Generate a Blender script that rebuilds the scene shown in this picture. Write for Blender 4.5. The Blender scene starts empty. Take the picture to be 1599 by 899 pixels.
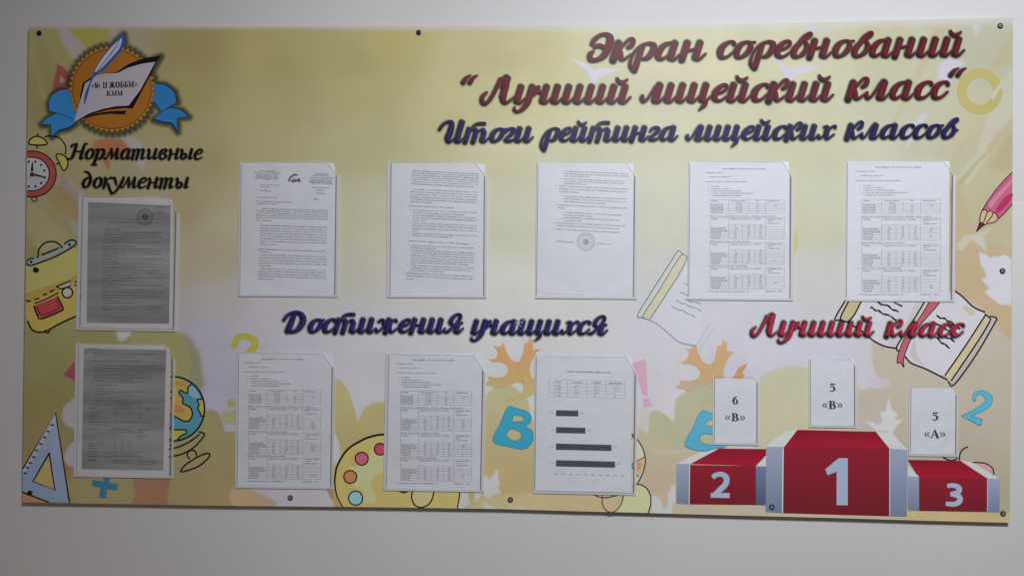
import bpy, math, random
import numpy as np
from mathutils import Vector
from mathutils.geometry import tessellate_polygon

# ------------------------------------------------------------------ camera, lamps, exposure
SC = bpy.context.scene
COL = SC.collection
IMW, IMH, FPX = 1599.0, 899.0, 1150.0
YAW, PITCH, ROLL = -0.04501402, 0.00528423, 0.00783769
CAM = Vector((0.0927269, -1.6395676, -0.0554195))
_f = Vector((math.sin(YAW)*math.cos(PITCH), math.cos(YAW)*math.cos(PITCH), math.sin(PITCH)))
_r = Vector((math.cos(YAW), -math.sin(YAW), 0.0))
_u = _r.cross(_f)
RT = _r*math.cos(ROLL) + _u*math.sin(ROLL)
UP = -_r*math.sin(ROLL) + _u*math.cos(ROLL)
FW = _f
cd = bpy.data.cameras.new('camera'); cam = bpy.data.objects.new('camera', cd); COL.objects.link(cam)
cd.sensor_width = 36.0; cd.lens = FPX*36.0/IMW; cd.clip_start = 0.01; cd.clip_end = 100
from mathutils import Matrix
M = Matrix((RT, UP, -FW)).transposed().to_4x4(); M.translation = CAM
cam.matrix_world = M
SC.camera = cam

world = bpy.data.worlds.new('World'); SC.world = world; world.use_nodes = True
world.node_tree.nodes['Background'].inputs[0].default_value = (1.0, 0.86, 0.74, 1)
world.node_tree.nodes['Background'].inputs[1].default_value = 0.085

def area(name, loc, target, size, power, color):
    l = bpy.data.lights.new(name, 'AREA'); l.shape = 'RECTANGLE'; l.size, l.size_y = size
    l.energy = power; l.color = color
    o = bpy.data.objects.new(name, l); COL.objects.link(o); o.location = loc
    o.rotation_euler = (Vector(target)-Vector(loc)).to_track_quat('-Z', 'Y').to_euler()
    return o
area('ceiling_light', (0.5, -1.8, 1.15), (1.7, 0, -1.5), (0.5, 0.3), 43.5, (0.955, 0.985, 1.025))
SC.view_settings.view_transform = 'Standard'; SC.view_settings.look = 'None'
SC.view_settings.exposure = 0.1; SC.view_settings.gamma = 1.0
SC.view_settings.use_curve_mapping = False
SC.cycles.transparent_max_bounces = 16
SC.cycles.max_bounces = 6

# ------------------------------------------------------------------ helpers
FRONT = -0.015            # y of the board's printed face; the wall is at y = 0
def P(x, y, h=0.0):
    """photo position -> real point on the plane h metres in front of the board face"""
    d = FW + RT*((x-IMW/2)/FPX) - UP*((y-IMH/2)/FPX)
    t = (FRONT - h - CAM.y)/d.y
    return CAM + d*t
def C(ox, oy, s):
    def f(*p):
        return [(ox+q[0]/s, oy+q[1]/s) + tuple(v for v in q[2:]) for q in p]
    f.s = s
    return f
def s2l(c):
    return tuple(((v/255)/12.92 if v/255 <= .04045 else ((v/255+.055)/1.055)**2.4) for v in c)
def illum(x, y):
    """light that reaches the board at a photo position (tilted inverse-square lamp plus room light)"""
    X = CAM.x - .0738 + (x-800)*1.64/1150; Z = CAM.z + .009 - (y-450)*1.64/1150
    n = Vector((1.2, 1.8, -2.65)).normalized(); vx, vz = X-.5, Z-1.15; r = (vx*vx+vz*vz+1.8*1.8)**.5
    return .06 + 4.41*1.8*(vx*n.x+1.8*n.y+vz*n.z)/r**4
def corr(c, x):
    """my eye-read colours, corrected against flat patches"""
    r, g, b = c
    k = min(1., max(0., (x-650)/400.)); m = .935+.065*min(1., max(0., (x-500)/300.))
    if r > 120 and g > .86*r and b < g: b = b + .30*(r-b)*k; r -= 4*k; g -= 3*k
    return (r*m, g*m, b*m)
class Seen(tuple): pass
def A(c, x=0, y=None): return Seen(c)
def ink(c, x, y):
    if not isinstance(c, Seen): return c
    c = corr(c, x); g_ = sum(c)/3; c = [v*.94+g_*.06 for v in c]
    e = illum(x, y); l = s2l(c)
    return tuple(min(.82, v/e) for v in l)

random.seed(4)
def material(name, color, rough=.5, spec=.3, bump=None, vary=None, coat=0):
    m = bpy.data.materials.new(name); m.use_nodes = True
    nt = m.node_tree; b = nt.nodes['Principled BSDF']
    b.inputs['Base Color'].default_value = (*color, 1); b.inputs['Roughness'].default_value = rough
    b.inputs['Specular IOR Level'].default_value = spec
    b.inputs['Coat Weight'].default_value = coat
    tc = nt.nodes.new('ShaderNodeTexCoord')
    if vary:
        sc, amt = vary
        n = nt.nodes.new('ShaderNodeTexNoise'); n.inputs['Scale'].default_value = sc; n.inputs['Detail'].default_value = 5
        nt.links.new(tc.outputs['Object'], n.inputs['Vector'])
        mx = nt.nodes.new('ShaderNodeMix'); mx.data_type = 'RGBA'
        mx.inputs['A'].default_value = (*[c*(1-amt) for c in color], 1); mx.inputs['B'].default_value = (*[min(1, c*(1+amt)) for c in color], 1)
        nt.links.new(n.outputs['Fac'], mx.inputs['Factor']); nt.links.new(mx.outputs['Result'], b.inputs['Base Color'])
    if bump:
        for sc, dist in bump:
            n = nt.nodes.new('ShaderNodeTexNoise'); n.inputs['Scale'].default_value = sc; n.inputs['Detail'].default_value = 3
            nt.links.new(tc.outputs['Object'], n.inputs['Vector'])
            bp = nt.nodes.new('ShaderNodeBump'); bp.inputs['Distance'].default_value = dist; bp.inputs['Strength'].default_value = 1
            nt.links.new(n.outputs['Fac'], bp.inputs['Height'])
            prev = b.inputs['Normal'].links
            if prev: nt.links.new(prev[0].from_socket, bp.inputs['Normal'])
            nt.links.new(bp.outputs['Normal'], b.inputs['Normal'])
    return m
def ink_material(name, rough, spec, grain):
    m = bpy.data.materials.new(name); m.use_nodes = True
    nt = m.node_tree; b = nt.nodes['Principled BSDF']; out = nt.nodes['Material Output']
    at = nt.nodes.new('ShaderNodeAttribute'); at.attribute_name = 'Col'
    n = nt.nodes.new('ShaderNodeTexNoise'); n.inputs['Scale'].default_value = 260; n.inputs['Detail'].default_value = 3
    n2 = nt.nodes.new('ShaderNodeTexNoise'); n2.inputs['Scale'].default_value = 9; n2.inputs['Detail'].default_value = 4
    tc = nt.nodes.new('ShaderNodeTexCoord')
    nt.links.new(tc.outputs['Object'], n.inputs['Vector']); nt.links.new(tc.outputs['Object'], n2.inputs['Vector'])
    ad = nt.nodes.new('ShaderNodeMath'); ad.operation = 'ADD'
    nt.links.new(n.outputs['Fac'], ad.inputs[0]); nt.links.new(n2.outputs['Fac'], ad.inputs[1])
    mr = nt.nodes.new('ShaderNodeMapRange'); mr.inputs['From Min'].default_value = .5; mr.inputs['From Max'].default_value = 1.5
    mr.inputs['To Min'].default_value = 1-grain; mr.inputs['To Max'].default_value = 1+grain
    nt.links.new(ad.outputs[0], mr.inputs['Value'])
    vm = nt.nodes.new('ShaderNodeVectorMath'); vm.operation = 'SCALE'
    nt.links.new(at.outputs['Color'], vm.inputs[0]); nt.links.new(mr.outputs['Result'], vm.inputs['Scale'])
    nt.links.new(vm.outputs['Vector'], b.inputs['Base Color'])
    b.inputs['Roughness'].default_value = rough; b.inputs['Specular IOR Level'].default_value = spec
    nt.links.new(at.outputs['Alpha'], b.inputs['Alpha'])
    n3 = nt.nodes.new('ShaderNodeTexNoise'); n3.inputs['Scale'].default_value = 2.2; n3.inputs['Detail'].default_value = 2
    bp = nt.nodes.new('ShaderNodeBump'); bp.inputs['Distance'].default_value = .02
    nt.links.new(tc.outputs['Object'], n3.inputs['Vector']); nt.links.new(n3.outputs['Fac'], bp.inputs['Height']); nt.links.new(bp.outputs['Normal'], b.inputs['Normal'])
    return m
INK = ink_material('laminated_print', .46, .22, .05)
TONER = ink_material('toner_print', .6, .2, .08)

def smooth(pts, closed=False, n=6):
    """Catmull-Rom through tuples of any length"""
    a = [np.array(p, float) for p in pts]
    k = len(a); out = []
    if k < 3: return [tuple(p) for p in a]
    rng = range(k) if closed else range(k-1)
    for i in rng:
        p1, p2 = a[i], a[(i+1) % k]
        p0 = a[i-1] if (closed or i > 0) else 2*p1-p2
        p3 = a[(i+2) % k] if (closed or i+2 < k) else 2*p2-p1
        for j in range(n):
            t = j/n
            out.append(tuple(.5*((2*p1)+(-p0+p2)*t+(2*p0-5*p1+4*p2-p3)*t*t+(-p0+3*p1-3*p2+p3)*t**3)))
    if not closed: out.append(tuple(a[-1]))
    return out
def clipx(poly, x0):
    out = []
    for i, p in enumerate(poly):
        q = poly[(i+1) % len(poly)]
        if p[0] >= x0: out.append(p[:2])
        if (p[0] >= x0) != (q[0] >= x0):
            t = (x0-p[0])/(q[0]-p[0]); out.append((x0, p[1]+t*(q[1]-p[1])))
    return out

BLK = (.012, .010, .012)
class Ink:
    """flat print: collects filled shapes and pen strokes, each a hair above the last"""
    def __init__(s, level, step=1.0e-5, cyc=60):
        s.h0 = level; s.v = []; s.f = []; s.c = []; s.i = 0; s.step = step; s.cyc = cyc
    def _h(s):
        s.i += 1; return s.h0 + (s.i % s.cyc)*s.step
    def poly(s, pts, col, alpha=1.0, holes=(), sm=False, n=5):
        if sm: pts = smooth([p[:2] for p in pts], True, n)
        loops = [pts]+[smooth([p[:2] for p in h], True, n) if sm else h for h in holes]
        tri = tessellate_polygon([[Vector((p[0], p[1], 0)) for p in l] for l in loops])
        flat = [p for l in loops for p in l]; b = len(s.v); h = s._h()
        mx_, my_ = sum(p[0] for p in pts)/len(pts), sum(p[1] for p in pts)/len(pts)
        for p in flat:
            s.v.append(P(p[0], p[1], h)); c = ink(col(p[0], p[1]) if callable(col) else col, mx_, my_)
            s.c.append((*c, alpha))
        for t in tri: s.f.append(tuple(b+k for k in t))
        return s
    def ribbon(s, pts, col, alpha=1.0, w=None, sm=True, n=5, cap=True, soft=False, closed=False):
        """pts (x, y[, width]) in photo pixels"""
        fat = 1.22 if (col is BLK and len(pts[0]) > 2) else 1.0
        q = [(p[0], p[1], (p[2] if (len(p) > 2 and w is None) else w)*fat) for p in pts]
        if sm and len(q) > 2: q = smooth(q, closed, n)
        if closed: q.append(q[0])
        m = len(q); h = s._h(); rows = []
        mx_, my_ = sum(p[0] for p in q)/m, sum(p[1] for p in q)/m
        cc = (lambda x, y: ink(col(x, y), mx_, my_)) if callable(col) else (lambda x, y: ink(col, mx_, my_))
        for i, (x, y, ww) in enumerate(q):
            a = q[max(i-1, 0)]; b = q[min(i+1, m-1)]
            if closed and i in (0, m-1): a, b = q[-2], q[1]
            dx, dy = b[0]-a[0], b[1]-a[1]; L = math.hypot(dx, dy) or 1
            nx, ny = -dy/L, dx/L; r = max(ww, .05)/2
            offs = (-1, 0, 1) if soft else (-1, 1)
            row = []
            for o in offs:
                row.append(len(s.v)); hh = h + 4e-6*i/m
                s.v.append(P(x+nx*r*o, y+ny*r*o, hh))
                s.c.append((*cc(x, y), 0.0 if (soft and o) else alpha))
            rows.append(row)
        for r0, r1 in zip(rows, rows[1:]):
            for k in range(len(r0)-1): s.f.append((r0[k], r0[k+1], r1[k+1], r1[k]))
        if cap and not closed and not soft:
            for e, (i, j) in enumerate(((0, 1), (m-1, m-2))):
                x, y, ww = q[i]; dx, dy = x-q[j][0], y-q[j][1]; a0 = math.atan2(dy, dx); r = ww/2
                b = len(s.v); hh = h + 4e-6*(i/m)
                for k in range(7):
                    a = a0 - math.pi/2 + math.pi*k/6
                    s.v.append(P(x+r*math.cos(a), y+r*math.sin(a), hh)); s.c.append((*cc(x, y), alpha))
                s.f.append(tuple(range(b, b+7)))
        return s
    def disc(s, x, y, rx, col, ry=None, n=28, alpha=1.0):
        ry = ry or rx
        return s.poly([(x+rx*math.cos(2*math.pi*k/n), y+ry*math.sin(2*math.pi*k/n)) for k in range(n)], col, alpha)
    def ring(s, x, y, rx, w, col, ry=None, a0=0, a1=360, n=40):
        ry = ry or rx
        full = abs(a1-a0) >= 360
        k = n if full else n+1
        pts = [(x+rx*math.cos(math.radians(a0+(a1-a0)*i/n)), y+ry*math.sin(math.radians(a0+(a1-a0)*i/n)), w) for i in range(k)]
        return s.ribbon(pts, col, sm=False, closed=full)
    def build(s, name, parent, label=None, mat=None):
        me = bpy.data.meshes.new(name); me.from_pydata([tuple(v) for v in s.v], [], s.f)
        ca = me.color_attributes.new('Col', 'FLOAT_COLOR', 'POINT')
        ca.data.foreach_set('color', np.array(s.c, np.float32).ravel())
        me.materials.append(mat or INK)
        o = bpy.data.objects.new(name, me); COL.objects.link(o)
        if parent: o.parent = parent
        if label: o['label'] = label
        return o

def mesh_obj(name, verts, faces, mat, parent=None, **kw):
    me = bpy.data.meshes.new(name); me.from_pydata([tuple(v) for v in verts], [], faces); me.materials.append(mat)
    me.validate(); me.update()
    o = bpy.data.objects.new(name, me); COL.objects.link(o)
    if parent: o.parent = parent
    for k, v in kw.items(): o[k] = v
    return o
def slab(name, corners, h0, h1, mat, parent=None, **kw):
    """prism over a pixel outline, from h0 to h1 above the board face"""
    n = len(corners)
    top = [P(x, y, h1) for x, y in corners]
    vs = [(p.x, FRONT-h0, p.z) for p in top] + [tuple(p) for p in top]
    fs = [tuple(range(n-1, -1, -1)), tuple(range(n, 2*n))] + [(i, (i+1) % n, n+(i+1) % n, n+i) for i in range(n)]
    me = mesh_obj(name, vs, fs, mat, parent, **kw)
    import bmesh
    bm = bmesh.new(); bm.from_mesh(me.data); bmesh.ops.recalc_face_normals(bm, faces=bm.faces); bm.to_mesh(me.data); bm.free()
    return me

def empty(name, loc, **kw):
    o = bpy.data.objects.new(name, None); COL.objects.link(o); o.location = loc; o.empty_display_size = .05
    for k, v in kw.items(): o[k] = v
    return o
def keep(parent, o):      # parent without moving
    o.parent = parent; o.matrix_parent_inverse = Matrix.Translation(-parent.location)

# ------------------------------------------------------------------ wall
WALL_UP = material('painted_plaster_upper', (.70, .69, .70), .75, .2, bump=[(55, .0003), (8, .0012)], vary=(2.2, .055))
WALL_LO = material('painted_plaster_lower', (.735, .72, .715), .62, .25, bump=[(60, .00025), (5, .0014)], vary=(1.8, .06))
FRONT_SAVE = FRONT
zl = None
def wall_pt(x, y):
    d = FW + RT*((x-IMW/2)/FPX) - UP*((y-IMH/2)/FPX); t = (0 - CAM.y)/d.y; return CAM + d*t
a, b = wall_pt(0, 303), wall_pt(1599, 318)
sl = (b.z-a.z)/(b.x-a.x)
zL, zR = a.z+sl*(-6-a.x), a.z+sl*(6-a.x)
def grid_wall(name, x0, x1, zb, zt, y, mat):
    vs = []; fs = []; nx = 24; nz = 12
    for j in range(nz+1):
        for i in range(nx+1):
            u = i/nx; v = j/nz; x = x0+(x1-x0)*u
            za, zc = zb(x), zt(x); vs.append((x, y, za+(zc-za)*v))
    for j in range(nz):
        for i in range(nx):
            k = j*(nx+1)+i; fs.append((k, k+1, k+nx+2, k+nx+1))
    # folded back edges give the sheet thickness
    return mesh_obj(name, vs, fs, mat, None, kind='structure')
edge = lambda x: zL+(zR-zL)*(x+6)/12
grid_wall('wall', -6, 6, lambda x: -2.0, lambda x: 2.6, 0.0, WALL_UP)
lo = grid_wall('painted_dado', -6, 6, lambda x: -2.0, edge, -0.0016, WALL_LO)
n0 = len(lo.data.vertices)
mesh_obj('painted_dado_edge', [(-6, -0.0016, edge(-6)), (6, -0.0016, edge(6)), (6, 0, edge(6)), (-6, 0, edge(-6))], [(0, 1, 2, 3)], WALL_LO, lo)

# ------------------------------------------------------------------ board
TOP = [(45, 42), (200, 41.5), (350, 42), (500, 42), (654, 41.5), (800, 41), (880, 40.5), (1000, 39.5), (1100, 38.8), (1250, 36), (1400, 32), (1500, 29.5), (1582, 28)]
BOT = [(35, 784), (200, 786.5), (350, 789), (560, 791), (700, 793), (780, 794), (900, 797.5), (1050, 801.5), (1120, 803.5), (1300, 808), (1450, 812.5), (1577, 815.5)]
tx, ty = zip(*TOP); bx_, by_ = zip(*BOT)
NX, NY = 720, 352
def grid_pixels(nx, ny):
    u = np.linspace(0, 1, nx+1)[None, :]; v = np.linspace(0, 1, ny+1)[:, None]
    xt = 45+(1582-45)*u; xb = 35+(1577-35)*u
    x = xt+(xb-xt)*v
    # right edge bulges very slightly
    x = x + 1.0*np.sin(v*math.pi)*u
    yt = np.interp(xt, tx, ty); yb = np.interp(xb, bx_, by_)
    y = yt+(yb-yt)*v
    return x, y
board = empty('notice_board', P(806, 784, 0), label='wide printed school notice board with documents and winners podium, screwed to the wall', category='notice board')
BLOC = board.location.copy()
BINV = Matrix.Translation(-BLOC)
def onboard(o): o.parent = board; o.matrix_parent_inverse = BINV; return o

# ---- the printed watercolour ground, one fine grid with the print's own colours
gx, gy = grid_pixels(NX, NY)
E = illum(gx, gy)
# colour seen -> own colour
samples = [  # x, y, r, g, b as seen
 (60,60,112,108,72),(60,150,108,103,72),(60,250,122,112,80),(60,400,112,104,70),(60,560,112,108,66),(60,620,106,96,58),(60,750,120,98,70),
 (130,60,118,112,64),(200,60,124,118,100),(300,60,128,120,78),(290,140,132,124,80),(330,250,138,130,96),(330,400,146,138,118),
 (300,330,138,128,100),(200,280,128,122,96),(130,400,120,110,80),(200,525,130,126,86),
 (400,80,150,142,92),(400,160,148,142,98),(400,230,150,144,104),(350,480,150,146,142),(400,500,162,158,164),
 (600,70,166,158,104),(560,140,164,158,108),(560,220,164,160,122),(560,350,170,168,140),(560,430,170,168,152),(560,480,172,170,172),
 (560,520,174,172,188),(450,540,164,162,176),(330,520,146,143,156),(320,600,142,140,156),
 (800,70,182,176,122),(800,140,186,182,130),(700,170,178,172,124),(800,230,190,186,148),(800,350,186,184,156),(800,450,188,186,176),(800,490,186,186,190),
 (800,540,186,184,202),(640,550,176,174,190),
 (1000,60,200,196,148),(1000,130,200,194,150),(1040,230,200,197,160),(1030,350,196,194,168),(1030,440,194,194,186),(1030,530,190,188,206),(1020,600,186,183,200),
 (1200,70,204,200,148),(1200,130,202,198,146),(1270,235,200,196,150),(1270,350,198,196,158),(1270,440,196,194,182),(1200,490,192,192,200),(1150,540,190,188,206),(1300,540,190,188,206),
 (1400,70,196,192,140),(1420,130,194,190,150),(1420,220,192,188,148),(1540,70,186,184,150),(1550,220,188,180,132),(1540,300,186,178,128),
 (1510,400,182,172,126),(1560,480,184,166,108),(1550,560,182,174,150),(1500,660,176,166,134),(1560,740,172,160,118),(1450,620,178,168,150),
 (1560,800,188,158,120),(1180,800,196,180,130),(1300,640,184,180,160),(1220,640,184,182,142),(1100,740,190,170,120),(1040,790,186,182,190),(1060,700,182,172,112),
 (950,790,188,176,112),(800,740,176,158,96),(800,780,184,172,130),(800,640,176,172,118),(780,560,184,182,200),
 (560,620,170,166,106),(600,780,166,156,84),(450,780,158,152,166),(350,700,134,130,74),(330,760,136,124,78),(280,690,120,118,68),(200,770,120,100,66),(100,770,116,96,58),(240,770,118,84,56),
 (150,530,118,116,70),(280,560,128,126,76),(110,600,112,108,62)]
samples = [q for q in samples if not (q[1] > 558 and 130 < q[0] < 1340 and q[4] < q[2]-12)]
samples += [(560,600,172,170,184),(560,760,168,166,178),(380,600,146,143,154),(380,760,146,142,150),(800,620,184,182,198),(800,760,182,180,192),(1050,640,186,184,200),(1050,760,186,182,196),(1300,600,188,186,202),(1220,560,190,188,206),(200,700,126,123,130),(250,560,130,127,134)]
S = np.array(samples, float)
S[:, 2:] = [corr(r[2:], r[0]) for r in S]
S = np.concatenate([S, np.array([(313,81,121,112,72),(450,105,137,130,88),(560,101,148,141,99),(560,351,162,161,142),(790,91,175,167,125),(800,351,184,184,170),(1030,301,196,196,178),(1283,301,192,193,172),
 (333,351,140,134,112),(1043,561,189,190,210),(573,531,165,165,174),(323,581,138,136,147),(1133,121,205,200,170),(1283,441,191,191,188),(1393,236,195,195,175),(560,441,160,159,152)], float)])
sl_ = np.array([[ *s2l(r[2:]) ] for r in S]); se = illum(S[:, 0], S[:, 1])[:, None]
sa = np.clip(sl_/se, 0, .82)
col = np.zeros(gx.shape+(3,)); wsum = np.zeros(gx.shape)
for k in range(len(S)):
    d2 = ((gx-S[k, 0])**2+((gy-S[k, 1])*1.25)**2)
    w = 1/(d2+700.)**1.7
    wsum += w; col += w[..., None]*sa[k]
col /= wsum[..., None]
rng = np.random.default_rng(7)
def vnoise(cell):
    nx = int(NX/cell)+3; ny = int(NY/cell)+3
    g = rng.random((ny, nx)); X = np.linspace(0, nx-2.001, NX+1); Y = np.linspace(0, ny-2.001, NY+1)
    xi = X.astype(int); yi = Y.astype(int); fx = X-xi; fy = Y-yi; fx = fx*fx*(3-2*fx); fy = (fy*fy*(3-2*fy))[:, None]
    a = g[yi][:, xi]; b = g[yi][:, xi+1]; c = g[yi+1][:, xi]; d = g[yi+1][:, xi+1]
    return (a*(1-fx)+b*fx)*(1-fy)+(c*(1-fx)+d*fx)*fy
NZ = vnoise(60)*.5+vnoise(22)*.3+vnoise(8)*.2
NF = vnoise(7)*.6+vnoise(3)*.4
def blob(pts, c, feather=3.0, alpha=1.0, sm=True, c2=None, wob=3.0, grad='y'):
    """soft-edged watercolour shape; c2 = colour at the far end of the gradient"""
    pts = [p[:2] for p in pts]
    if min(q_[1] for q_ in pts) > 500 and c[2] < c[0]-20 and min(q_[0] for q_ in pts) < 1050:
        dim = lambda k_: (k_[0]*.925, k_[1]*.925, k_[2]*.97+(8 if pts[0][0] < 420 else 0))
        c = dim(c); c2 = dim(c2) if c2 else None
    if sm: pts = smooth(pts, True, 5)
    p = np.array(pts); pad = feather*2+wob
    x0, y0 = p.min(0)-pad; x1, y1 = p.max(0)+pad
    m = (gx > x0) & (gx < x1) & (gy > y0) & (gy < y1)
    X = gx[m]+(NF[m]-.5)*wob*2; Y = gy[m]+(NF.T[:1, 0]*0)[0] + (NZ[m]-.5)*wob*2
    if X.size == 0: return
    dmin = np.full(X.shape, 1e9); ins = np.zeros(X.shape, bool)
    q = np.roll(p, -1, 0)
    for (ax, ay), (bx, by) in zip(p, q):
        dx, dy = bx-ax, by-ay; L = dx*dx+dy*dy+1e-9
        t = np.clip(((X-ax)*dx+(Y-ay)*dy)/L, 0, 1)
        dmin = np.minimum(dmin, (X-ax-t*dx)**2+(Y-ay-t*dy)**2)
        if ay != by:
            cr = ((ay > Y) != (by > Y)) & (X < dx*(Y-ay)/dy+ax)
            ins ^= cr
    d = np.sqrt(dmin); d = np.where(ins, d, -d)
    t = np.clip(d/feather*.5+.5, 0, 1); t = t*t*(3-2*t)*alpha
    mx_, my_ = p.mean(0); Ex = illum(mx_, my_)*.5+illum(gx[m], gy[m])[:, None]*.5
    ca = np.clip(np.array(s2l(corr(c, mx_)))/Ex, 0, .82)
    if c2 is not None:
        cb = np.clip(np.array(s2l(corr(c2, mx_)))/Ex, 0, .82)
        k = (gy[m]-p[:, 1].min())/(np.ptp(p[:, 1])+1e-6) if grad == 'y' else (gx[m]-p[:, 0].min())/(np.ptp(p[:, 0])+1e-6)
        k = np.clip(k+(NZ[m]-.5)*.4, 0, 1)[:, None]; ca = ca*(1-k)+cb*k
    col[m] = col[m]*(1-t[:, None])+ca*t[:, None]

c1 = C(60, 40, 4.99); cA = C(0, 0, 3.744); c3 = C(30, 200, 7.49); c4 = C(0, 200, 2.644); c5 = C(0, 500, 2.645)
c9 = C(340, 470, 2.568); c10 = C(740, 480, 2.645); c11 = C(1020, 520, 2.762); cT = C(100, 210, 6.95); cR = C(1380, 30, 4.283)
cB = C(1290, 450, 4.495); cP = C(1440, 230, 3.905)
LAV = (190, 188, 206)
# top left corner
blob(c1((150,10),(210,5),(270,60),(370,160),(340,240),(270,260),(225,190),(170,110)), (126,120,120), 5, .9)
blob(c1((480,10),(600,10),(600,70),(550,80),(500,50)), (132,126,118), 6, .8)
blob(c1((250,15),(500,15),(560,70),(470,150),(380,160),(300,90)), (122,118,58), 5, .9)
blob(c1((0,120),(60,180),(110,330),(90,520),(30,440),(0,300)), (106,101,66), 10, .7)
blob(c1((0,360),(30,480),(80,580),(60,600),(20,540),(0,470)), (118,114,72), 6, .8)
blob(c1((140,300),(180,315),(255,390),(240,480),(190,500),(95,545),(140,340)), (112,58,52), 2, 1, sm=False, wob=.6)
blob(c1((176,390),(204,438),(168,446)), (140,110,100), 2, 1, sm=False, wob=.3)
blob(c1((0,560),(80,600),(60,760),(20,790),(0,720)), (110,104,66), 8, .8)
blob(c1((100,880),(300,820),(420,850),(520,820),(600,900),(500,980),(100,960)), (128,126,98), 10, .6)
# around the heading
blob(cT((330,60),(450,45),(600,55),(675,68),(655,90),(728,115),(690,132),(745,150),(752,205),(610,232),(500,250),(490,392),(440,340),(412,250),(350,200),(300,130)), (134,88,60), 1.6, 1, sm=False, wob=.8)
blob(cT((630,35),(720,20),(800,70),(870,140),(882,370),(820,340),(770,240),(680,110)), (138,132,134), 4, .9)
blob(cT((290,20),(340,40),(320,150),(290,300),(270,180)), (128,112,70), 5, .7)
blob([(92,280),(112,283),(121,296),(130,300),(130,330),(121,318),(108,305)], (128,122,122), 2.5, .95)
blob([(92,281),(104,300),(121,330),(121,369),(110,350),(96,322),(70,312),(78,300)], (124,118,112), 3, .8)
blob([(70,292),(98,292),(121,312),(123,345),(104,338),(84,322),(70,306)], (120,104,72), 3, .9)
blob([(44,318),(60,325),(90,350),(112,375),(70,395),(44,360)], (122,117,90), 6, .8)
blob(cT((0,490),(60,520),(150,590),(210,660),(150,720),(60,650),(0,600)), (124,118,122), 3, .9)
blob([(95,275),(106,283),(130,315),(130,345),(108,318),(92,300)], (116,100,72), 4, .5)
# lower left
blob([(40,512),(120,515),(190,517),(300,530),(300,640),(140,640),(40,640)], (122,120,70), 6, .8, c2=(116,112,62))
blob([(183,512),(205,514),(196,530),(186,530)], (150,146,150), 3, 1)
blob([(205,520),(240,512),(275,520),(296,548),(298,585),(280,612),(240,640),(200,620)], (136,134,80), 2.2, 1, wob=1)
blob([(37,590),(60,596),(110,625),(120,700),(80,790),(37,790)], (112,108,56), 6, .6, c2=(110,92,50))
blob(c5((310,165),(262,225),(312,255)), (124,62,60), 1.2, 1, sm=False, wob=.4)
blob([(97,645),(104,630),(122,624),(122,668),(108,666),(99,658)], (128,122,126), 1.6, 1, wob=.6)
blob([(101,708),(110,694),(122,692),(122,728),(108,727),(101,718)], (128,124,128), 1.6, 1, wob=.6)
blob([(100,745),(330,745),(330,790),(100,790)], (128,112,68), 5, .9)
blob([(112,748),(205,748),(212,770),(207,790),(150,790),(115,780)], (128,118,72), 3, .9)
blob([(208,746),(268,746),(268,789),(204,789),(211,770)], (130,96,64), 1.8, 1, sm=False, wob=1)
blob([(268,700),(290,660),(325,640),(345,652),(352,700),(352,791),(268,790),(266,745)], (132,128,80), 2, 1, c2=(138,122,74), wob=1)
blob([(322,648),(336,652),(338,672),(368,674),(370,790),(322,790)], (138,134,78), 1.4, 1, sm=False, c2=(142,126,76), wob=.8)
blob(c9((75,415),(60,390),(40,400),(42,425)), (146,143,84), 1.2, 1, wob=.4)
blob(c9((80,440),(25,445),(15,470),(30,490),(80,485)), (148,146,96), 1.2, 1, wob=.4)
blob(c9((60,748),(120,752),(175,775),(228,800),(222,818),(60,815)), (164,142,100), 1.4, 1, wob=1)
blob(c9((436,755),(468,758),(464,805),(452,790)), (156,128,88), 1.2, 1, sm=False, wob=.5)
# centre left
blob([(520,590),(530,592),(545,612),(554,640),(558,657),(566,640),(580,629),(602,627),(602,792),(520,792)], (172,168,112), 1.8, 1, c2=(170,146,88), sm=False, wob=1.2)
blob([(516,676),(526,682),(532,705),(528,720),(516,722)], (168,165,178), 1.6, 1, wob=.8)
blob([(554,636),(564,636),(559,656)], (178,174,184), 1.5, 1, sm=False)
blob(c9((1005,768),(1030,768),(1022,812),(1008,800)), (168,158,90), 1.4, 1, wob=.6)
blob([(726,792),(745,779),(760,765),(775,772),(790,793)], (176,164,100), 2, 1)
# centre
L1 = C(730, 520, 6.42)
blob(L1((175,640),(215,580),(260,560),(420,500),(540,600),(605,660),(625,760),(660,900),(668,1000),(668,1740),(150,1740),(150,900)), (180,176,128), 2.0, 1, c2=(178,156,92), wob=1.0, sm=False)
blob(L1((230,820),(330,900),(300,1100),(200,1000)), (170,166,108), 14, .6)
blob(c10((42,700),(55,690),(60,712),(80,690),(92,672),(104,672),(98,705),(110,720),(100,740),(112,765),(85,770),(62,790),(42,780)), (188,184,194), 1.2, 1, sm=False, wob=1.4)
blob(c10((40,790),(90,775),(240,770),(500,790),(540,838),(30,835)), (186,174,118), 6, .8)
blob(c10((42,800),(75,818),(110,838),(42,838)), (188,182,180), 3, .9)
blob([(830,770),(940,772),(1000,775),(1030,800),(960,802),(830,797)], (188,168,104), 3, .9)
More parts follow.
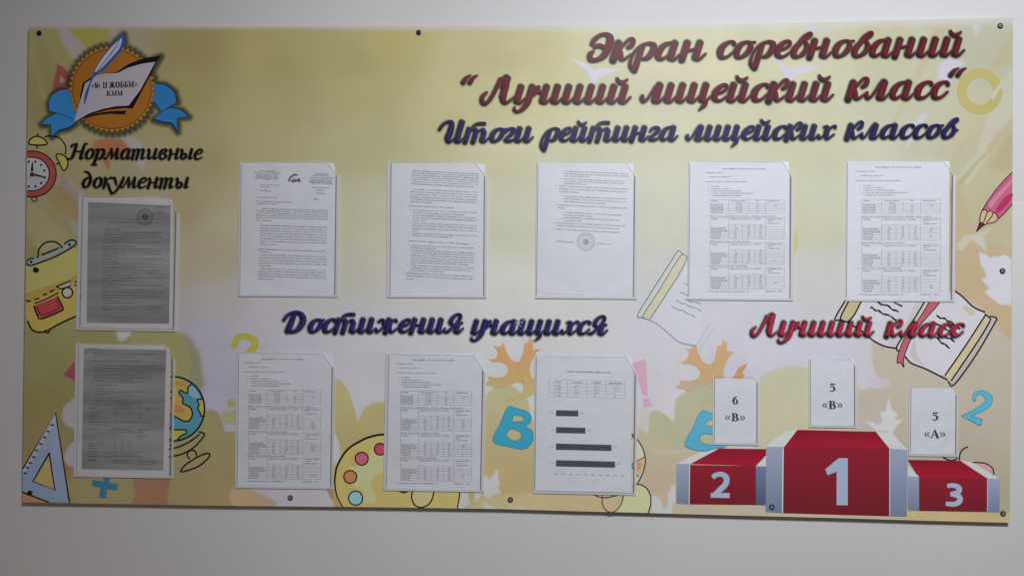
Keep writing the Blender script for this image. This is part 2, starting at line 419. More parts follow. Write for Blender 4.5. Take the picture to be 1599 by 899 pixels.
# right of the chart sheet
cS = C(980, 520, 4.496)
blob(cS((200,405),(270,372),(345,368),(405,402),(350,460),(325,520),(312,612),(270,560),(205,520)), (190,184,196), 1.6, 1, wob=.8)
blob(cS((60,530),(150,528),(158,590),(150,710),(60,720)), (184,180,166), 3, .9)
blob(cS((160,560),(200,540),(250,560),(312,612),(330,590),(340,470),(400,420),(480,385),(560,370),(640,420),(640,800),(400,800),(160,790),(150,660)), (184,181,132), 1.8, 1, c2=(184,180,120), wob=1)
blob(cS((60,715),(160,710),(400,800),(560,830),(640,860),(520,1280),(330,1240),(60,1290)), (184,178,120), 5, .95, c2=(194,168,118))
blob(cS((170,790),(180,815),(330,828),(480,815),(400,838),(200,832)), (194,190,150), 3, .8)
blob(C(960,640,5.288)((300,700),(350,705),(380,740),(395,800),(430,800),(440,760),(440,700),(470,630),(505,610),(500,780),(560,800),(530,850),(300,850)), (194,188,196), 1.4, 1, sm=False, wob=1.5)
blob(C(960,640,5.288)((520,850),(560,815),(620,785),(860,790),(860,865),(540,862)), (196,184,140), 2, 1)
blob(C(960,640,5.288)((610,850),(660,825),(740,830),(760,862)), (196,192,200), 2, .9)
blob(cS((495,505),(530,480),(600,465),(600,500),(540,505)), (172,166,104), 3, .9)
blob(cS((320,120),(420,90),(440,200),(340,300)), (192,188,186), 8, .6)
# right half
blob([(1180,612),(1186,592),(1205,578),(1237,573),(1263,574),(1340,600),(1340,700),(1180,700)], (187,184,140), 1.6, 1, c2=(184,178,134), wob=1)
blob([(1338,700),(1338,621),(1353,607),(1378,607),(1400,612),(1400,720),(1338,720)], (178,168,142), 1.6, 1, wob=1)
blob([(1362,552),(1366,520),(1400,500),(1580,470),(1580,820),(1378,820),(1392,612),(1372,590),(1364,572)], (186,177,150), 2, 1, c2=(164,154,116), wob=1)
blob(c11((915,378),(950,385),(968,395),(990,385),(978,340),(1000,335),(1015,280),(1030,330),(1055,345),(1040,375),(1075,370),(1050,400),(1030,430),(990,420),(960,418)), (192,188,200), 1.2, 1, sm=False, wob=1)
blob([(1360,770),(1400,770),(1400,790),(1360,790)], (190,170,120), 2, .5)
blob([(1404,800),(1424,797),(1580,800),(1580,820),(1400,815)], (198,160,118), 1.5, 1, sm=False, wob=.6)
blob([(1050,784),(1180,788),(1420,808),(1420,815),(1180,808),(1050,803)], (176,162,126), 1.5, 1, sm=False, wob=.6)
# right column
blob([(1486,290),(1500,285),(1515,340),(1540,380),(1580,400),(1580,500),(1576,530),(1530,480),(1486,440)], (184,172,120), 5, .9, c2=(188,164,98))
blob(cP((215,600),(250,545),(330,530),(420,490),(430,500),(375,545),(395,640),(340,590),(300,570),(235,635)), (194,190,168), 2.4, .9, sm=False)
blob(cP((350,640),(400,660),(415,680),(440,665),(470,668),(505,655),(545,690),(545,900),(540,960),(470,960),(385,890),(410,860),(365,810),(395,790),(370,740),(355,720)), (196,194,206), 1.2, 1, sm=False, wob=1.3)
blob(cP((170,255),(190,258),(190,335),(172,335)), (186,138,104), 2, .8, sm=False)
blob(cP((205,280),(245,305),(215,318),(200,315)), (180,170,110), 1.5, .9, sm=False)
blob(cP((190,190),(240,190),(400,0),(240,-40),(180,60)), (186,184,142), 5, .8)
blob(cP((200,200),(215,210),(440,-20),(420,-60)), (194,190,158), 2, .9, sm=False)
blob(cP((210,215),(230,240),(400,60),(380,40)), (176,170,110), 2.5, .7, sm=False)
blob(cP((255,220),(275,235),(405,50),(395,45)), (198,194,160), 2, .8, sm=False)
# streaks in the upper right
blob(cR((300,30),(440,40),(340,200),(230,420),(150,560),(80,690),(60,690),(130,540),(200,350)), (192,180,118), 6, .75, sm=False)
blob(cR((240,30),(340,20),(290,200),(190,400),(200,200)), (196,194,166), 6, .7, sm=False)
blob(cR((380,300),(440,260),(540,290),(470,360),(440,430),(360,400)), (200,196,214), 5, .9)
blob(cR((300,625),(260,650),(190,700),(150,860),(165,860),(240,720)), (198,194,212), 3, .9, sm=False)
blob(cR((600,40),(630,35),(650,60),(615,120)), (196,194,200), 3, .8, sm=False)
blob(cR((860,90),(860,270),(780,330),(700,340),(800,180)), (184,176,122), 6, .7, sm=False)
blob(cR((780,420),(860,330),(860,440),(760,540),(720,560),(740,480)), (194,190,162), 3, 1, sm=False)
blob(cR((500,860),(540,820),(600,790),(650,740),(690,640),(710,630),(690,740),(640,810),(560,850),(520,900)), (190,180,120), 2, .8)
blob(cR((700,640),(760,560),(860,460),(860,650),(750,760),(690,860),(640,860),(650,760)), (194,190,164), 4, .8)
blob(cR((690,880),(720,820),(800,740),(860,660),(860,700),(800,780),(740,860),(720,899)), (186,174,118), 2.5, .8)
blob(cR((380,899),(460,780),(540,660),(620,650),(560,760),(480,860)), (192,182,132), 8, .6)
blob(cR((750,899),(860,760),(860,1000),(700,1000)), (180,166,108), 8, .8)
# gulls
for pts in ([(894,94),(910,98),(922,104),(928,110),(941,107),(961,107),(969,109),(952,114),(937,121),(928,131),(924,126),(919,115),(908,103)],
            [(1203,91),(1218,96),(1227,104),(1233,107),(1250,104),(1265,102),(1280,106),(1262,112),(1245,117),(1235,125),(1227,121),(1221,108),(1211,98)]):
    blob(pts, (198,195,208), 1.0, 1, wob=.6)
blob([(1257,37),(1264,47),(1271,53),(1276,51),(1296,47),(1291,43),(1278,45),(1268,37)], (196,193,206), 1.2, .95, sm=False)
blob([(950,42),(953,56),(962,52),(978,51),(966,46)], (196,193,196), 2, .7, sm=False)
# film glare painted into the print colours as a ragged pale upper strip
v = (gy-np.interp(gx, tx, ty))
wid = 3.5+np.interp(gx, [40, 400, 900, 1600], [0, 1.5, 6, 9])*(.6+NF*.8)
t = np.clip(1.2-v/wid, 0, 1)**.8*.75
glare = np.clip(np.array(s2l((184,182,178)))/np.array([.72]), 0, .8)
col = col*(1-t[..., None])+glare*t[..., None]
col *= (1+(NZ-.5)*.07+(NF-.5)*.03)[..., None]
col = np.clip(col, .002, .85)
# mesh
NB = (NX+1)*(NY+1)
d = (np.array(FW)[None]+np.array(RT)[None]*((gx.ravel()-IMW/2)/FPX)[:, None]-np.array(UP)[None]*((gy.ravel()-IMH/2)/FPX)[:, None])
tt = (FRONT-5e-5-CAM.y)/d[:, 1]
co = np.array(CAM)[None]+d*tt[:, None]
me = bpy.data.meshes.new('printed_background')
me.vertices.add(NB); me.vertices.foreach_set('co', co.astype(np.float32).ravel())
ii, jj = np.meshgrid(np.arange(NX), np.arange(NY)); k = (jj*(NX+1)+ii).ravel()
quads = np.stack([k, k+NX+1, k+NX+2, k+1], 1)
nf = len(quads)
me.loops.add(nf*4); me.loops.foreach_set('vertex_index', quads.ravel().astype(np.int32))
me.polygons.add(nf); me.polygons.foreach_set('loop_start', np.arange(0, nf*4, 4, dtype=np.int32))
me.update(); me.validate()
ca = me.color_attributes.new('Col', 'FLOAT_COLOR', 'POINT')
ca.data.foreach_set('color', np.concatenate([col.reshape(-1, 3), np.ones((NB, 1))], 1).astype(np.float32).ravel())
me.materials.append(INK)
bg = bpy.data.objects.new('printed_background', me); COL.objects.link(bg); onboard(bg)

PVC = material('white_board_sheet', (.68, .68, .66), .5, .3)
out = TOP+[(1579, 280), (1579, 560)]+BOT[::-1]+[(38.5, 560), (41.7, 280)]
onboard(slab('panel', out, -0.005, 0.0, PVC))

# ------------------------------------------------------------------ printed pictures
LVL = 0.00035
def part(ink, name, label=None, mat=None): return onboard(ink.build(name, None, label, mat))
def halo(name, strokes, polys, c, alpha, r0, r1, level, dx=0, dy=0, sp=1.6, dark=None):
    """soft printed shade: one sheet whose ink thins out with the distance from the shape"""
    xs = [p[0] for s in strokes for p in s]+[p[0] for q in polys for p in q]
    ys = [p[1] for s in strokes for p in s]+[p[1] for q in polys for p in q]
    pad = r1+8
    nx = int((max(xs)-min(xs)+2*pad)/sp)+1; ny = int((max(ys)-min(ys)+2*pad)/sp)+1
    X, Y = np.meshgrid(min(xs)-pad+dx+np.arange(nx)*sp, min(ys)-pad+dy+np.arange(ny)*sp)
    D = np.full(X.shape, 1e9)
    for s in strokes:
        for (x, y, w) in s:
            x += dx; y += dy; R = r1+w/2+2
            i0 = max(int((x-R-X[0, 0])/sp), 0); i1 = int((x+R-X[0, 0])/sp)+2
            j0 = max(int((y-R-Y[0, 0])/sp), 0); j1 = int((y+R-Y[0, 0])/sp)+2
            sub = np.hypot(X[j0:j1, i0:i1]-x, Y[j0:j1, i0:i1]-y)-w/2
            D[j0:j1, i0:i1] = np.minimum(D[j0:j1, i0:i1], sub)
    for p in polys:
        p = np.array([(a+dx, b+dy) for a, b in [u[:2] for u in p]]); q = np.roll(p, -1, 0)
        dm = np.full(X.shape, 1e9); ins = np.zeros(X.shape, bool)
        for (ax, ay), (bx, by) in zip(p, q):
            ex, ey = bx-ax, by-ay; t = np.clip(((X-ax)*ex+(Y-ay)*ey)/(ex*ex+ey*ey+1e-9), 0, 1)
            dm = np.minimum(dm, np.hypot(X-ax-t*ex, Y-ay-t*ey))
            if ay != by: ins ^= ((ay > Y) != (by > Y)) & (X < ex*(Y-ay)/ey+ax)
        D = np.minimum(D, np.where(ins, -dm, dm))
    al = np.clip((r1-D)/(r1-r0), 0, 1); al = al*al*(3-2*al)*alpha
    keepq = (al[:-1, :-1]+al[1:, :-1]+al[:-1, 1:]+al[1:, 1:]) > 0
    idx = -np.ones(X.shape, int); vs = []; cs = []; fs = []
    jj, ii = np.nonzero(keepq)
    for j, i in zip(jj, ii):
        f = []
        for a, b in ((j, i), (j+1, i), (j+1, i+1), (j, i+1)):
            if idx[a, b] < 0:
                idx[a, b] = len(vs); vs.append(P(X[a, b], Y[a, b], level)); cs.append((*c, al[a, b]))
            f.append(idx[a, b])
        fs.append(tuple(f))
    k = Ink(level); k.v = vs; k.c = cs; k.f = fs
    return part(k, name)

# leaves
def leafcol(x, y):
    t = min(1, max(0, (y-560)/50.)); a = A((184, 142, 96), x); b = A((176, 158, 100), x)
    return Seen(a[i]*(1-t)+b[i]*t for i in range(3))
lf = L1((205,255),(245,264),(290,245),(302,190),(285,155),(255,122),(300,135),(345,125),(355,85),(372,120),(385,170),(420,235),(445,272),(510,290),(545,230),(565,150),(570,100),(605,92),(628,15),(640,60),(667,70),(655,110),(658,165),(737,155),(690,195),(665,240),(632,310),(624,380),(636,430),(668,455),(668,610),(620,640),(560,652),(520,662),(505,685),(490,658),(430,672),(380,690),(400,660),(460,640),(540,600),(572,550),(560,510),(500,492),(440,510),(380,540),(280,560),(260,540),(180,525),(195,485),(218,470),(200,435),(230,428),(265,445),(340,440),(385,420),(408,370),(390,320),(340,290),(250,290))
k = Ink(LVL); k.poly(lf, leafcol); k.ribbon(L1((500,290),(520,400),(560,500),(560,560)), lambda x, y: A((178,128,84), x), w=1.0)
part(k, 'printed_leaf', 'orange oak leaf print left of the bar chart sheet')
k = Ink(LVL)
k.poly(cS((360,200),(400,195),(430,160),(425,125),(400,105),(440,112),(470,80),(490,92),(490,130),(530,200),(575,222),(610,190),(630,90),(660,85),(672,30),(685,65),(706,62),(695,85),(700,130),(752,130),(715,165),(690,210),(676,260),(672,330),(660,400),(600,400),(560,370),(480,385),(430,420),(400,400),(330,380),(370,355),(365,330),(440,335),(490,320),(512,280),(490,240),(450,220),(400,215)), lambda x, y: A((190,156,112), x) if y < 594 else A((184,164,112), x))
k.poly(cS((735,320),(765,265),(785,235),(805,230),(842,205),(830,240),(805,275),(825,290),(800,330),(740,335)), A((186,142,100), 1150))
part(k, 'printed_leaf', 'orange oak leaf print behind the «6 В» card')

# teal letters
TEAL = (48, 140, 166)
def outlined(k, loops, x, fill, edge_, w):
    k.poly(loops[0], A(fill, x), holes=loops[1:])
    for l in loops: k.ribbon([(*p, w) for p in l], A(edge_, x), sm=False, closed=True)
sm = lambda l: smooth(l, True, 4)
k = Ink(LVL+1e-4)
outlined(k, [sm(c10((140,410),(180,417),(212,425),(236,447),(232,475),(214,490),(240,508),(243,545),(225,575),(195,584),(150,575),(78,552),(108,480))),
             sm(c10((166,445),(198,449),(206,466),(180,470),(160,470))), sm(c10((152,500),(188,512),(195,535),(168,550),(136,530)))], 800, TEAL, (30, 108, 136), .9)
part(k, 'printed_letter', 'teal letter B print left of the bar chart sheet')
k = Ink(LVL+6e-4)
outlined(k, [sm(cS((517,548),(580,560),(640,575),(690,610),(660,670),(700,710),(695,790),(600,812),(530,828),(402,788),(455,670))),
             sm(cS((575,605),(620,615),(620,650),(545,642))), sm(cS((530,705),(620,720),(640,780),(560,780),(508,750)))], 1100, (78, 156, 184), (50, 120, 150), .9)
part(k, 'printed_letter', 'teal letter B print half hidden behind the «6 В» card')
k = Ink(LVL)
dgt = [(1385,287,11),(1388,266,12),(1413,255,14),(1443,272,26),(1444,300,28),(1405,330,22),(1345,356,10)]
dark = [(x, y, w+5) for x, y, w in dgt]
for src, cc in ((dark, (40, 112, 136)), (dgt, (78, 164, 188))):
    k.ribbon([(1020+x/2.762, 520+y/2.762, w/2.762) for x, y, w in src], A(cc, 1530))
    k.poly([(1020+x/2.762, 520+y/2.762) for x, y in ((1327,357),(1345,346),(1421,370),(1412,402),(1368,378))] if cc[0] == 40 else [(1020+x/2.762, 520+y/2.762) for x, y in ((1333,357),(1347,349),(1417,373),(1410,397),(1370,375))], A(cc, 1530))
part(k, 'printed_digit', 'teal digit 2 print at the right edge')
k = Ink(LVL)
pl = C(30, 600, 4.494)((515,670),(590,682),(592,655),(635,655),(632,690),(690,700),(688,740),(615,730),(608,795),(562,790),(572,722),(512,708))
outlined(k, [pl], 165, (36, 92, 112), (26, 74, 96), .8)
part(k, 'printed_plus_sign')
k = Ink(LVL)
k.poly(cS((32,205),(128,184),(141,435),(106,433)), A((204,152,168), 1000)); k.poly(cS((108,460),(150,458),(174,510),(112,520)), A((204,152,168), 1000))
part(k, 'printed_exclamation_mark')
k = Ink(LVL)
k.ribbon([(340+x/2.568, 470+y/2.568, w/2.568) for x, y, w in ((66,178,26),(78,150,26),(112,140,24),(146,158,30),(146,185,30),(115,215,26))], A((150,146,62), 380))
part(k, 'printed_question_mark')
k = Ink(LVL)
k.ring(1530, 143, 28, 15, A((188,176,70), 1530), ry=28.5, n=44)
k.poly(cR((715,520),(735,480),(800,400),(830,400),(760,500),(730,545)), A((196,192,158), 1550))
k.poly(cR((690,590),(760,545),(725,560),(705,545),(660,600)), A((186,172,60), 1550))
part(k, 'printed_ring', 'yellow ring print at the upper right corner')
k = Ink(LVL); k.disc(1236, 378, 10.5, A((196,190,100), 1240), ry=21); part(k, 'printed_disc')

# set square
k = Ink(LVL); q = C(30, 600, 4.494)
k.poly(q((25,765),(210,826),(25,826)), A((132,96,68), 60))
k.poly(q((255,200),(352,826),(210,826),(25,757),(25,590)), lambda x, y: A((98,112,134), x) if y > 690 else A((112,116,134), x), holes=[q((210,480),(250,742),(95,680))])
k.poly(q((250,215),(262,240),(60,590),(25,640),(25,595)), A((126,122,136), 60))
k.poly(q((213,498),(246,732),(105,676)), A((136,116,72), 80))
for l in (q((25,590),(255,200),(352,826)), q((210,480),(250,742),(95,680),(210,480)), q((25,755),(205,824))): k.ribbon([(*p, 1.9) for p in l], BLK, sm=False)
for i, (x, y) in enumerate(((228,282),(200,328),(176,370),(148,415),(120,461),(98,507),(76,548),(57,582),(40,620))):
    k.ribbon([(*p, 2.0) for p in q((x-6, y), (x+9, y+2))], BLK, sm=False)
k.ring(*q((78,757))[0], 2.6, 1.5, BLK, n=16)
part(k, 'printed_set_square')

# clock
k = Ink(LVL); cx0 = 41.8
ctr = c3((150,538))[0]
def circ(cx, cy, r, ry=None, n=48): return [(cx+r*math.cos(2*math.pi*i/n), cy+(ry or r)*math.sin(2*math.pi*i/n)) for i in range(n)]
def clipline(pts, x0): return [p for p in pts if p[0] >= x0]
k.poly(clipx(circ(*ctr, 282/7.49, 268/7.49), cx0), A((122,54,52), 60))
k.poly(clipx(circ(*ctr, 200/7.49, 195/7.49), cx0), lambda x, y: A((122,124,134), x) if y > 280 else A((136,132,136), x))
for r, ry in ((282, 268), (202, 197)):
    pts = [(ctr[0]+r/7.49*math.cos(a), ctr[1]+ry/7.49*math.sin(a), 1.9) for a in np.linspace(-math.pi/2-.18, math.pi/2+.2, 40)]
    k.ribbon(clipline(pts, cx0+.5), (.03, .012, .012), sm=False)
k.poly(c3((112,190),(120,145),(165,108),(220,100),(290,130),(324,188)), A((138,128,68), 60)); k.ribbon([(*p, 1.8) for p in c3((112,190),(118,148),(165,108),(220,100),(290,130),(326,188),(220,202),(112,190))], BLK)
k.poly(c3((430,318),(500,310),(562,365),(565,450),(518,500),(480,440)), A((136,132,62), 90), sm=True); k.ribbon([(*p, 1.8) for p in c3((430,318),(500,310),(562,365),(565,450),(518,500),(480,430))], BLK, closed=True)
for l in (c3((300,103),(345,93),(385,95)), c3((410,97),(470,118),(520,170),(545,235),(540,305)), c3((218,68),(218,95)), c3((208,205),(208,238)), c3((430,425),(470,410))): k.ribbon([(*p, 1.7) for p in l], BLK)
k.ring(*c3((175,828))[0], 4, 1.7, (.05, .03, .015), n=18)
for i in range(12):
    a = math.radians(30*i-75); x, y = ctr[0]+20*math.cos(a), ctr[1]+20*math.sin(a)
    if x > cx0+2: k.disc(x, y, 1.9, BLK, n=10)
k.ribbon([(ctr[0], ctr[1]-6, 3.4), (ctr[0]+.6, ctr[1]-18, 1.4)], BLK, sm=False); k.ribbon([(ctr[0]+5, ctr[1]+1.5, 2.6), (ctr[0]+22, ctr[1]+5.5, 1.2)], BLK, sm=False)
k.disc(ctr[0], ctr[1]+.8, 3.6, BLK, n=16); k.disc(ctr[0], ctr[1]+.8, 1.8, (.2, .08, .08), n=12)
part(k, 'printed_alarm_clock', 'red alarm clock print cut by the left edge')

# satchel
k = Ink(LVL); g = C(30, 360, 5.29); x0 = 40.5
YB = lambda x, y: A((134,126,66), x) if y < 440 else A((140,124,60), x)
k.poly(clipx(g((40,290),(90,292),(470,140),(500,130),(500,700),(460,710),(330,770),(220,830),(130,835),(90,800),(65,740),(40,650)), x0), YB)
k.poly(clipx(g((40,300),(90,300),(470,150),(490,380),(40,520)), x0), A((134,130,74), 70))
k.poly(clipx(g((40,520),(300,440),(490,365),(490,390),(320,500),(50,610)), x0), A((130,112,50), 70))
k.poly(g((65,262),(100,232),(150,225),(350,140),(400,95),(450,80),(472,105),(430,142),(250,215),(90,290)), A((108,116,122), 80), sm=True)
k.ribbon([(*p, 2.0) for p in g((65,250),(90,232),(118,230))], BLK); k.ribbon([(*p, 2.0) for p in g((62,270),(85,288),(140,275),(300,215),(430,140),(470,108),(455,82),(415,82),(375,108))], BLK)
k.ribbon([(*p, 2.0) for p in g((153,225),(165,150),(220,98),(290,92),(330,112),(355,142))], BLK); k.ribbon([(*p, 2.0) for p in g((188,200),(325,145))], BLK, sm=False)
k.disc(*g((98,258))[0], 2.2, BLK, n=10); k.disc(*g((415,117))[0], 2.4, BLK, n=10); k.ring(*g((140,326))[0], 3, 2.4, BLK, n=16)
k.ribbon([(*p, 1.9) for p in clipline(g((55,612),(130,600),(220,565),(322,515)), x0)], BLK)
for a_, b_ in (((58,577),(92,583)), ((130,568),(162,560)), ((198,530),(225,522)), ((255,505),(285,490)), ((460,424),(480,418)), ((460,450),(480,446))): k.ribbon([(*p, 2.0) for p in g(a_, b_)], BLK, sm=False)
k.poly(g((122,620),(315,542),(365,640),(345,660),(190,728),(155,705)), A((132,48,52), 80), sm=False); k.ribbon([(*p, 2.0) for p in g((122,625),(150,700),(185,728),(340,665),(362,640),(318,545))], BLK)
k.ribbon([(*p, 1.2) for p in g((148,625),(162,668),(190,695),(300,655),(330,625),(305,570))], (.05, .01, .01))
k.poly(g((310,462),(428,415),(420,458),(345,482)), A((140,132,140), 110)); k.ribbon([(*p, 1.9) for p in g((310,462),(428,415),(420,458),(345,482),(310,462))], BLK, sm=False)
k.disc(*g((398,512))[0], 42/5.29, A((138,134,130), 105), n=28); k.ring(*g((398,512))[0], 43/5.29, 2.0, BLK, n=28)
k.ribbon([(*p, 2.1) for p in clipline(g((52,690),(70,750),(105,815),(160,838),(230,825),(330,770),(470,705)), x0)], BLK)
k.ring(*g((232,826))[0], 3.4, 1.8, BLK, a0=0, a1=190, n=14)
k.ribbon([(*p, 2.2) for p in g((505,430),(495,500),(510,560))], BLK)
part(k, 'printed_satchel', 'yellow satchel print left of the upper grey sheet')

# globe
k = Ink(LVL); g = C(240, 560, 4.497)
cxg, cyg = 135, 350
arcp = [(cxg+222*math.cos(a), cyg+225*math.sin(a)) for a in np.linspace(-math.pi/2-.2, math.pi/2+.1, 40)]
k.poly(g(*[p for p in arcp]), A((62,116,132), 290))
k.poly(g((100,125),(150,125),(200,140),(262,180),(240,200),(235,235),(215,235),(190,222),(180,235),(205,275),(200,310),(230,330),(262,345),(272,380),(255,425),(215,435),(165,410),(140,395),(95,380)), A((150,126,60), 275), sm=False)
k.poly(g((120,160),(210,165),(235,185),(170,190),(120,200)), A((146,108,56), 275), sm=True); k.poly(g((140,320),(200,345),(225,370),(180,380),(140,370)), A((150,104,60), 275), sm=True)
k.poly(g((110,495),(180,495),(225,500),(228,520),(190,540),(165,570),(120,578)), A((146,134,52), 275)); k.poly(g((330,282),(345,300),(352,350),(345,400),(325,380),(312,345),(318,290)), A((150,138,56), 310))
k.poly(g((255,185),(300,215),(325,275),(300,280),(262,262),(245,235)), A((112,136,152), 300), sm=True)
k.ribbon([(*p, 2.2) for p in g(*arcp)], BLK, sm=False)
k.ribbon([(*p, 1.9) for p in g((262,180),(240,200),(240,238),(215,235),(190,220),(178,240),(205,275),(205,312),(250,335),(272,380),(255,428),(215,437),(165,412),(140,398))], BLK)
k.ribbon([(*p, 1.9) for p in g((110,495),(180,497),(225,500),(230,520),(190,540),(165,570),(130,580))], BLK); k.ribbon([(*p, 1.8) for p in g((335,282),(305,285),(318,320),(310,350),(325,375),(330,395),(348,405))], BLK)
k.ribbon([(*p, 2.0) for p in g((105,632),(180,615),(260,575),(320,530))], BLK); k.ribbon([(*p, 2.0) for p in g((320,512),(356,528),(330,570),(270,630),(190,670),(105,686))], BLK)
k.ring(*g((268,672))[0], 7.2, 1.9, BLK, a0=120, a1=370, n=20)
k.ribbon([(*p, 2.0) for p in g((195,792),(210,755),(270,710),(350,668),(395,668),(370,710),(300,760))], BLK, closed=True)
for y in (127, 230, 275, 390, 480, 565, 605, 635, 686): k.ribbon([(*p, 2.0) for p in g((114,y),(126,y+2))], BLK, sm=False)
part(k, 'printed_globe', 'desk globe print beside the lower grey sheet')

# palette
k = Ink(LVL); g = C(500, 640, 5.288)
ol = g((185,797),(140,710),(122,620),(124,540),(145,450),(220,330),(330,255),(430,215),(540,200),(700,215),(900,300),(1050,420),(1130,560),(1152,680),(1132,808))
pf = smooth(ol, False, 5)
k.poly(pf, lambda x, y: A((176,156,94), x)); k.poly(g((440,300),(560,280),(560,480),(450,540),(420,620),(450,700),(460,745),(420,765),(340,745),(360,700),(330,640),(260,620),(240,470),(300,470),(400,400)), A((178,174,120), 570), sm=True)
k.poly(g((245,450),(300,440),(330,340),(280,340)), A((172,146,80), 550), sm=True)
k.ribbon([(p[0], p[1], 1.4+1.4*math.sin(math.pi*i/len(pf))) for i, p in enumerate(pf)], BLK, sm=False)
for x, y, r, c_ in ((495,322,48,(178,62,84)),(343,400,53,(180,84,108)),(248,550,53,(190,112,66)),(292,725,58,(120,168,190))):
    px, py = g((x, y))[0]; k.disc(px, py, r/5.288, A(c_, px)); k.ring(px, py, r/5.288, 1.7, BLK, n=30)
th = g((765,655),(755,720),(780,780),(830,802),(890,780),(925,730),(942,655)); k.poly(smooth(th, False, 4), A((190,160,108), 660)); k.ribbon([(*p, 1.8) for p in th], BLK)
k.ribbon([(*p, 2.0) for p in g((640,660),(690,679),(735,662))], BLK)
part(k, 'printed_palette', 'yellow paint palette print behind the rating sheets')
GB = (.05, .04, .04)
k = Ink(LVL); g = C(960, 640, 5.288)
k.poly(g((182,612),(225,620),(270,655),(296,720),(295,790),(278,847),(10,838),(60,780),(85,705)), A((190,180,118), 1000), sm=False)
k.poly(g((140,225),(200,260),(240,340),(250,400),(235,500),(190,600),(140,600)), A((196,192,150), 1000)); k.poly(g((155,440),(243,392),(240,470),(205,550),(165,500)), A((206,160,118), 1000)); k.poly(g((180,435),(212,430),(215,470),(195,500),(178,490)), A((196,130,88), 1000), sm=True)
k.ribbon([(*p, 1.9) for p in g((140,195),(180,235),(228,310),(252,400),(238,500),(190,600),(176,615))], GB); k.ribbon([(*p, 1.5) for p in g((150,440),(245,385))], GB); k.ribbon([(*p, 1.5) for p in g((150,435),(145,470),(195,552))], GB)
k.ribbon([(*p, 2.0) for p in g((182,610),(230,620),(275,660),(297,720),(294,790),(275,847))], (.07, .045, .035)); k.ribbon([(*p, 1.8) for p in c10((485,768),(535,784),(595,774))], GB)
k.ribbon([(*p, 1.6) for p in c10((532,775),(530,808),(548,838),(578,842),(606,815),(618,775))], (.12, .09, .06))
k.ribbon([(*p, 1.6) for p in g((140,205),(155,215),(140,232))], GB)
part(k, 'printed_palette', 'pale paint palette print behind the bar chart sheet')

# books
k = Ink(LVL); g = cB
PG = lambda x, y: A((194,192,208), x)
k.poly(g((235,60),(690,60),(905,20),(960,60),(1020,120),(1080,155),(1120,185),(835,612),(790,608),(700,565),(600,525),(558,480),(497,430),(410,405),(330,365),(250,300),(150,235)), PG)
k.poly(g((640,60),(700,60),(510,440),(495,420),(430,385),(560,250)), A((192,186,180), 1420)); k.poly(g((690,95),(735,95),(580,330),(510,430),(500,410)), A((196,184,184), 1420))
k.poly(g((960,125),(1000,130),(1050,165),(1020,190),(980,165)), A((186,180,150), 1510), sm=True)
k.poly(g((620,370),(640,470),(690,540),(610,500),(590,440)), A((186,178,168), 1430), sm=True)
k.poly(g((180,60),(262,60),(195,190),(152,236),(122,232),(103,205)), A((188,176,104), 1330)); k.poly(g((150,60),(180,60),(103,205),(118,230),(62,215)), A((186,186,172), 1320))
k.poly(g((1125,185),(1155,210),(1148,240),(880,648),(848,638),(835,610)), lambda x, y: A((196,184,112), x) if y > 530 else A((190,174,132), x)); k.poly(g((1158,195),(1196,210),(1180,250),(898,674),(862,656),(880,645),(1148,240)), A((178,172,164), 1530))
RB = (176, 92, 104)
k.poly(g((745,60),(810,60),(790,110),(650,270),(590,370),(560,430),(545,490),(546,552),(522,522),(500,520),(508,455),(560,330),(650,215)), lambda x, y: A(RB, x))
for l in (g((700,60),(690,95),(590,260),(500,400),(497,430),(510,440)), g((150,60),(62,212),(100,222),(150,237)), g((175,60),(103,200),(122,232)), g((262,60),(240,105),(195,190),(155,234)), g((150,237),(250,300),(330,365),(410,405),(495,421)),
          g((556,480),(600,525),(700,565),(790,610),(850,640)), g((1120,185),(980,400),(835,610)), g((1118,183),(1150,210),(1145,240),(1060,380),(880,645)), g((1155,196),(1196,210),(1180,250),(1050,470),(900,674),(858,655))):
    k.ribbon([(*p, 2.0) for p in l], BLK, n=6)
k.ribbon([(*p, 2.6) for p in g((880,-2),(905,20),(960,60),(1020,120),(1070,150),(1112,165))], (.05, .015, .012))
for l in (g((745,60),(650,215),(560,330),(508,455),(500,522),(524,520),(546,552),(545,490),(590,370),(650,270),(790,110),(812,60)),): k.ribbon([(*p, 1.5) for p in l], (.05, .012, .015))
def squig(k, pts, w, c, r=1.1):
    q_ = smooth(pts, False, 7)
    k.ribbon([(p[0]+r*.4*math.sin(i*1.1), p[1]+r*math.sin(i*.9+pts[0][0]), w*(.8+.5*abs(math.sin(i*.7)))) for i, p in enumerate(q_)], c, sm=False)
for l in (((310,130),(345,150),(400,175),(490,218)), ((355,95),(440,130),(505,168)), ((475,95),(530,120)), ((775,195),(830,215),(880,240),(940,290)), ((755,235),(830,280),(920,320)), ((765,340),(820,385),(865,415)), ((790,325),(850,345),(900,370))):
    squig(k, g(*l), 1.9, BLK)
part(k, 'printed_book', 'open book print with black outline and red ribbon')
k = Ink(LVL); g = C(980, 380, 2.583); GO = A((92, 106, 112), 1030)
k.poly(g((205,30),(240,50),(240,170),(300,270),(290,400),(270,412),(200,395),(150,350),(85,308),(42,292)), A((193,193,207), 1040))
k.poly(g((205,32),(222,45),(75,265),(60,298),(42,292),(190,52)), A((194,196,186), 1020)); k.poly(g((222,45),(238,58),(222,100),(150,215),(88,306),(62,298),(80,262)), A((198,192,146), 1030))
for l in (g((238,52),(222,42),(206,30),(190,50),(90,205),(40,290),(62,300),(88,310)), g((225,45),(205,62),(120,200),(65,285),(64,298)), g((240,55),(222,100),(150,215),(90,305))): k.ribbon([(*p, 1.4) for p in l], GO)
k.ribbon([(*p, 1.2) for p in g((88,310),(120,325),(160,358),(210,398),(272,412))], A((108,112,124), 1060))
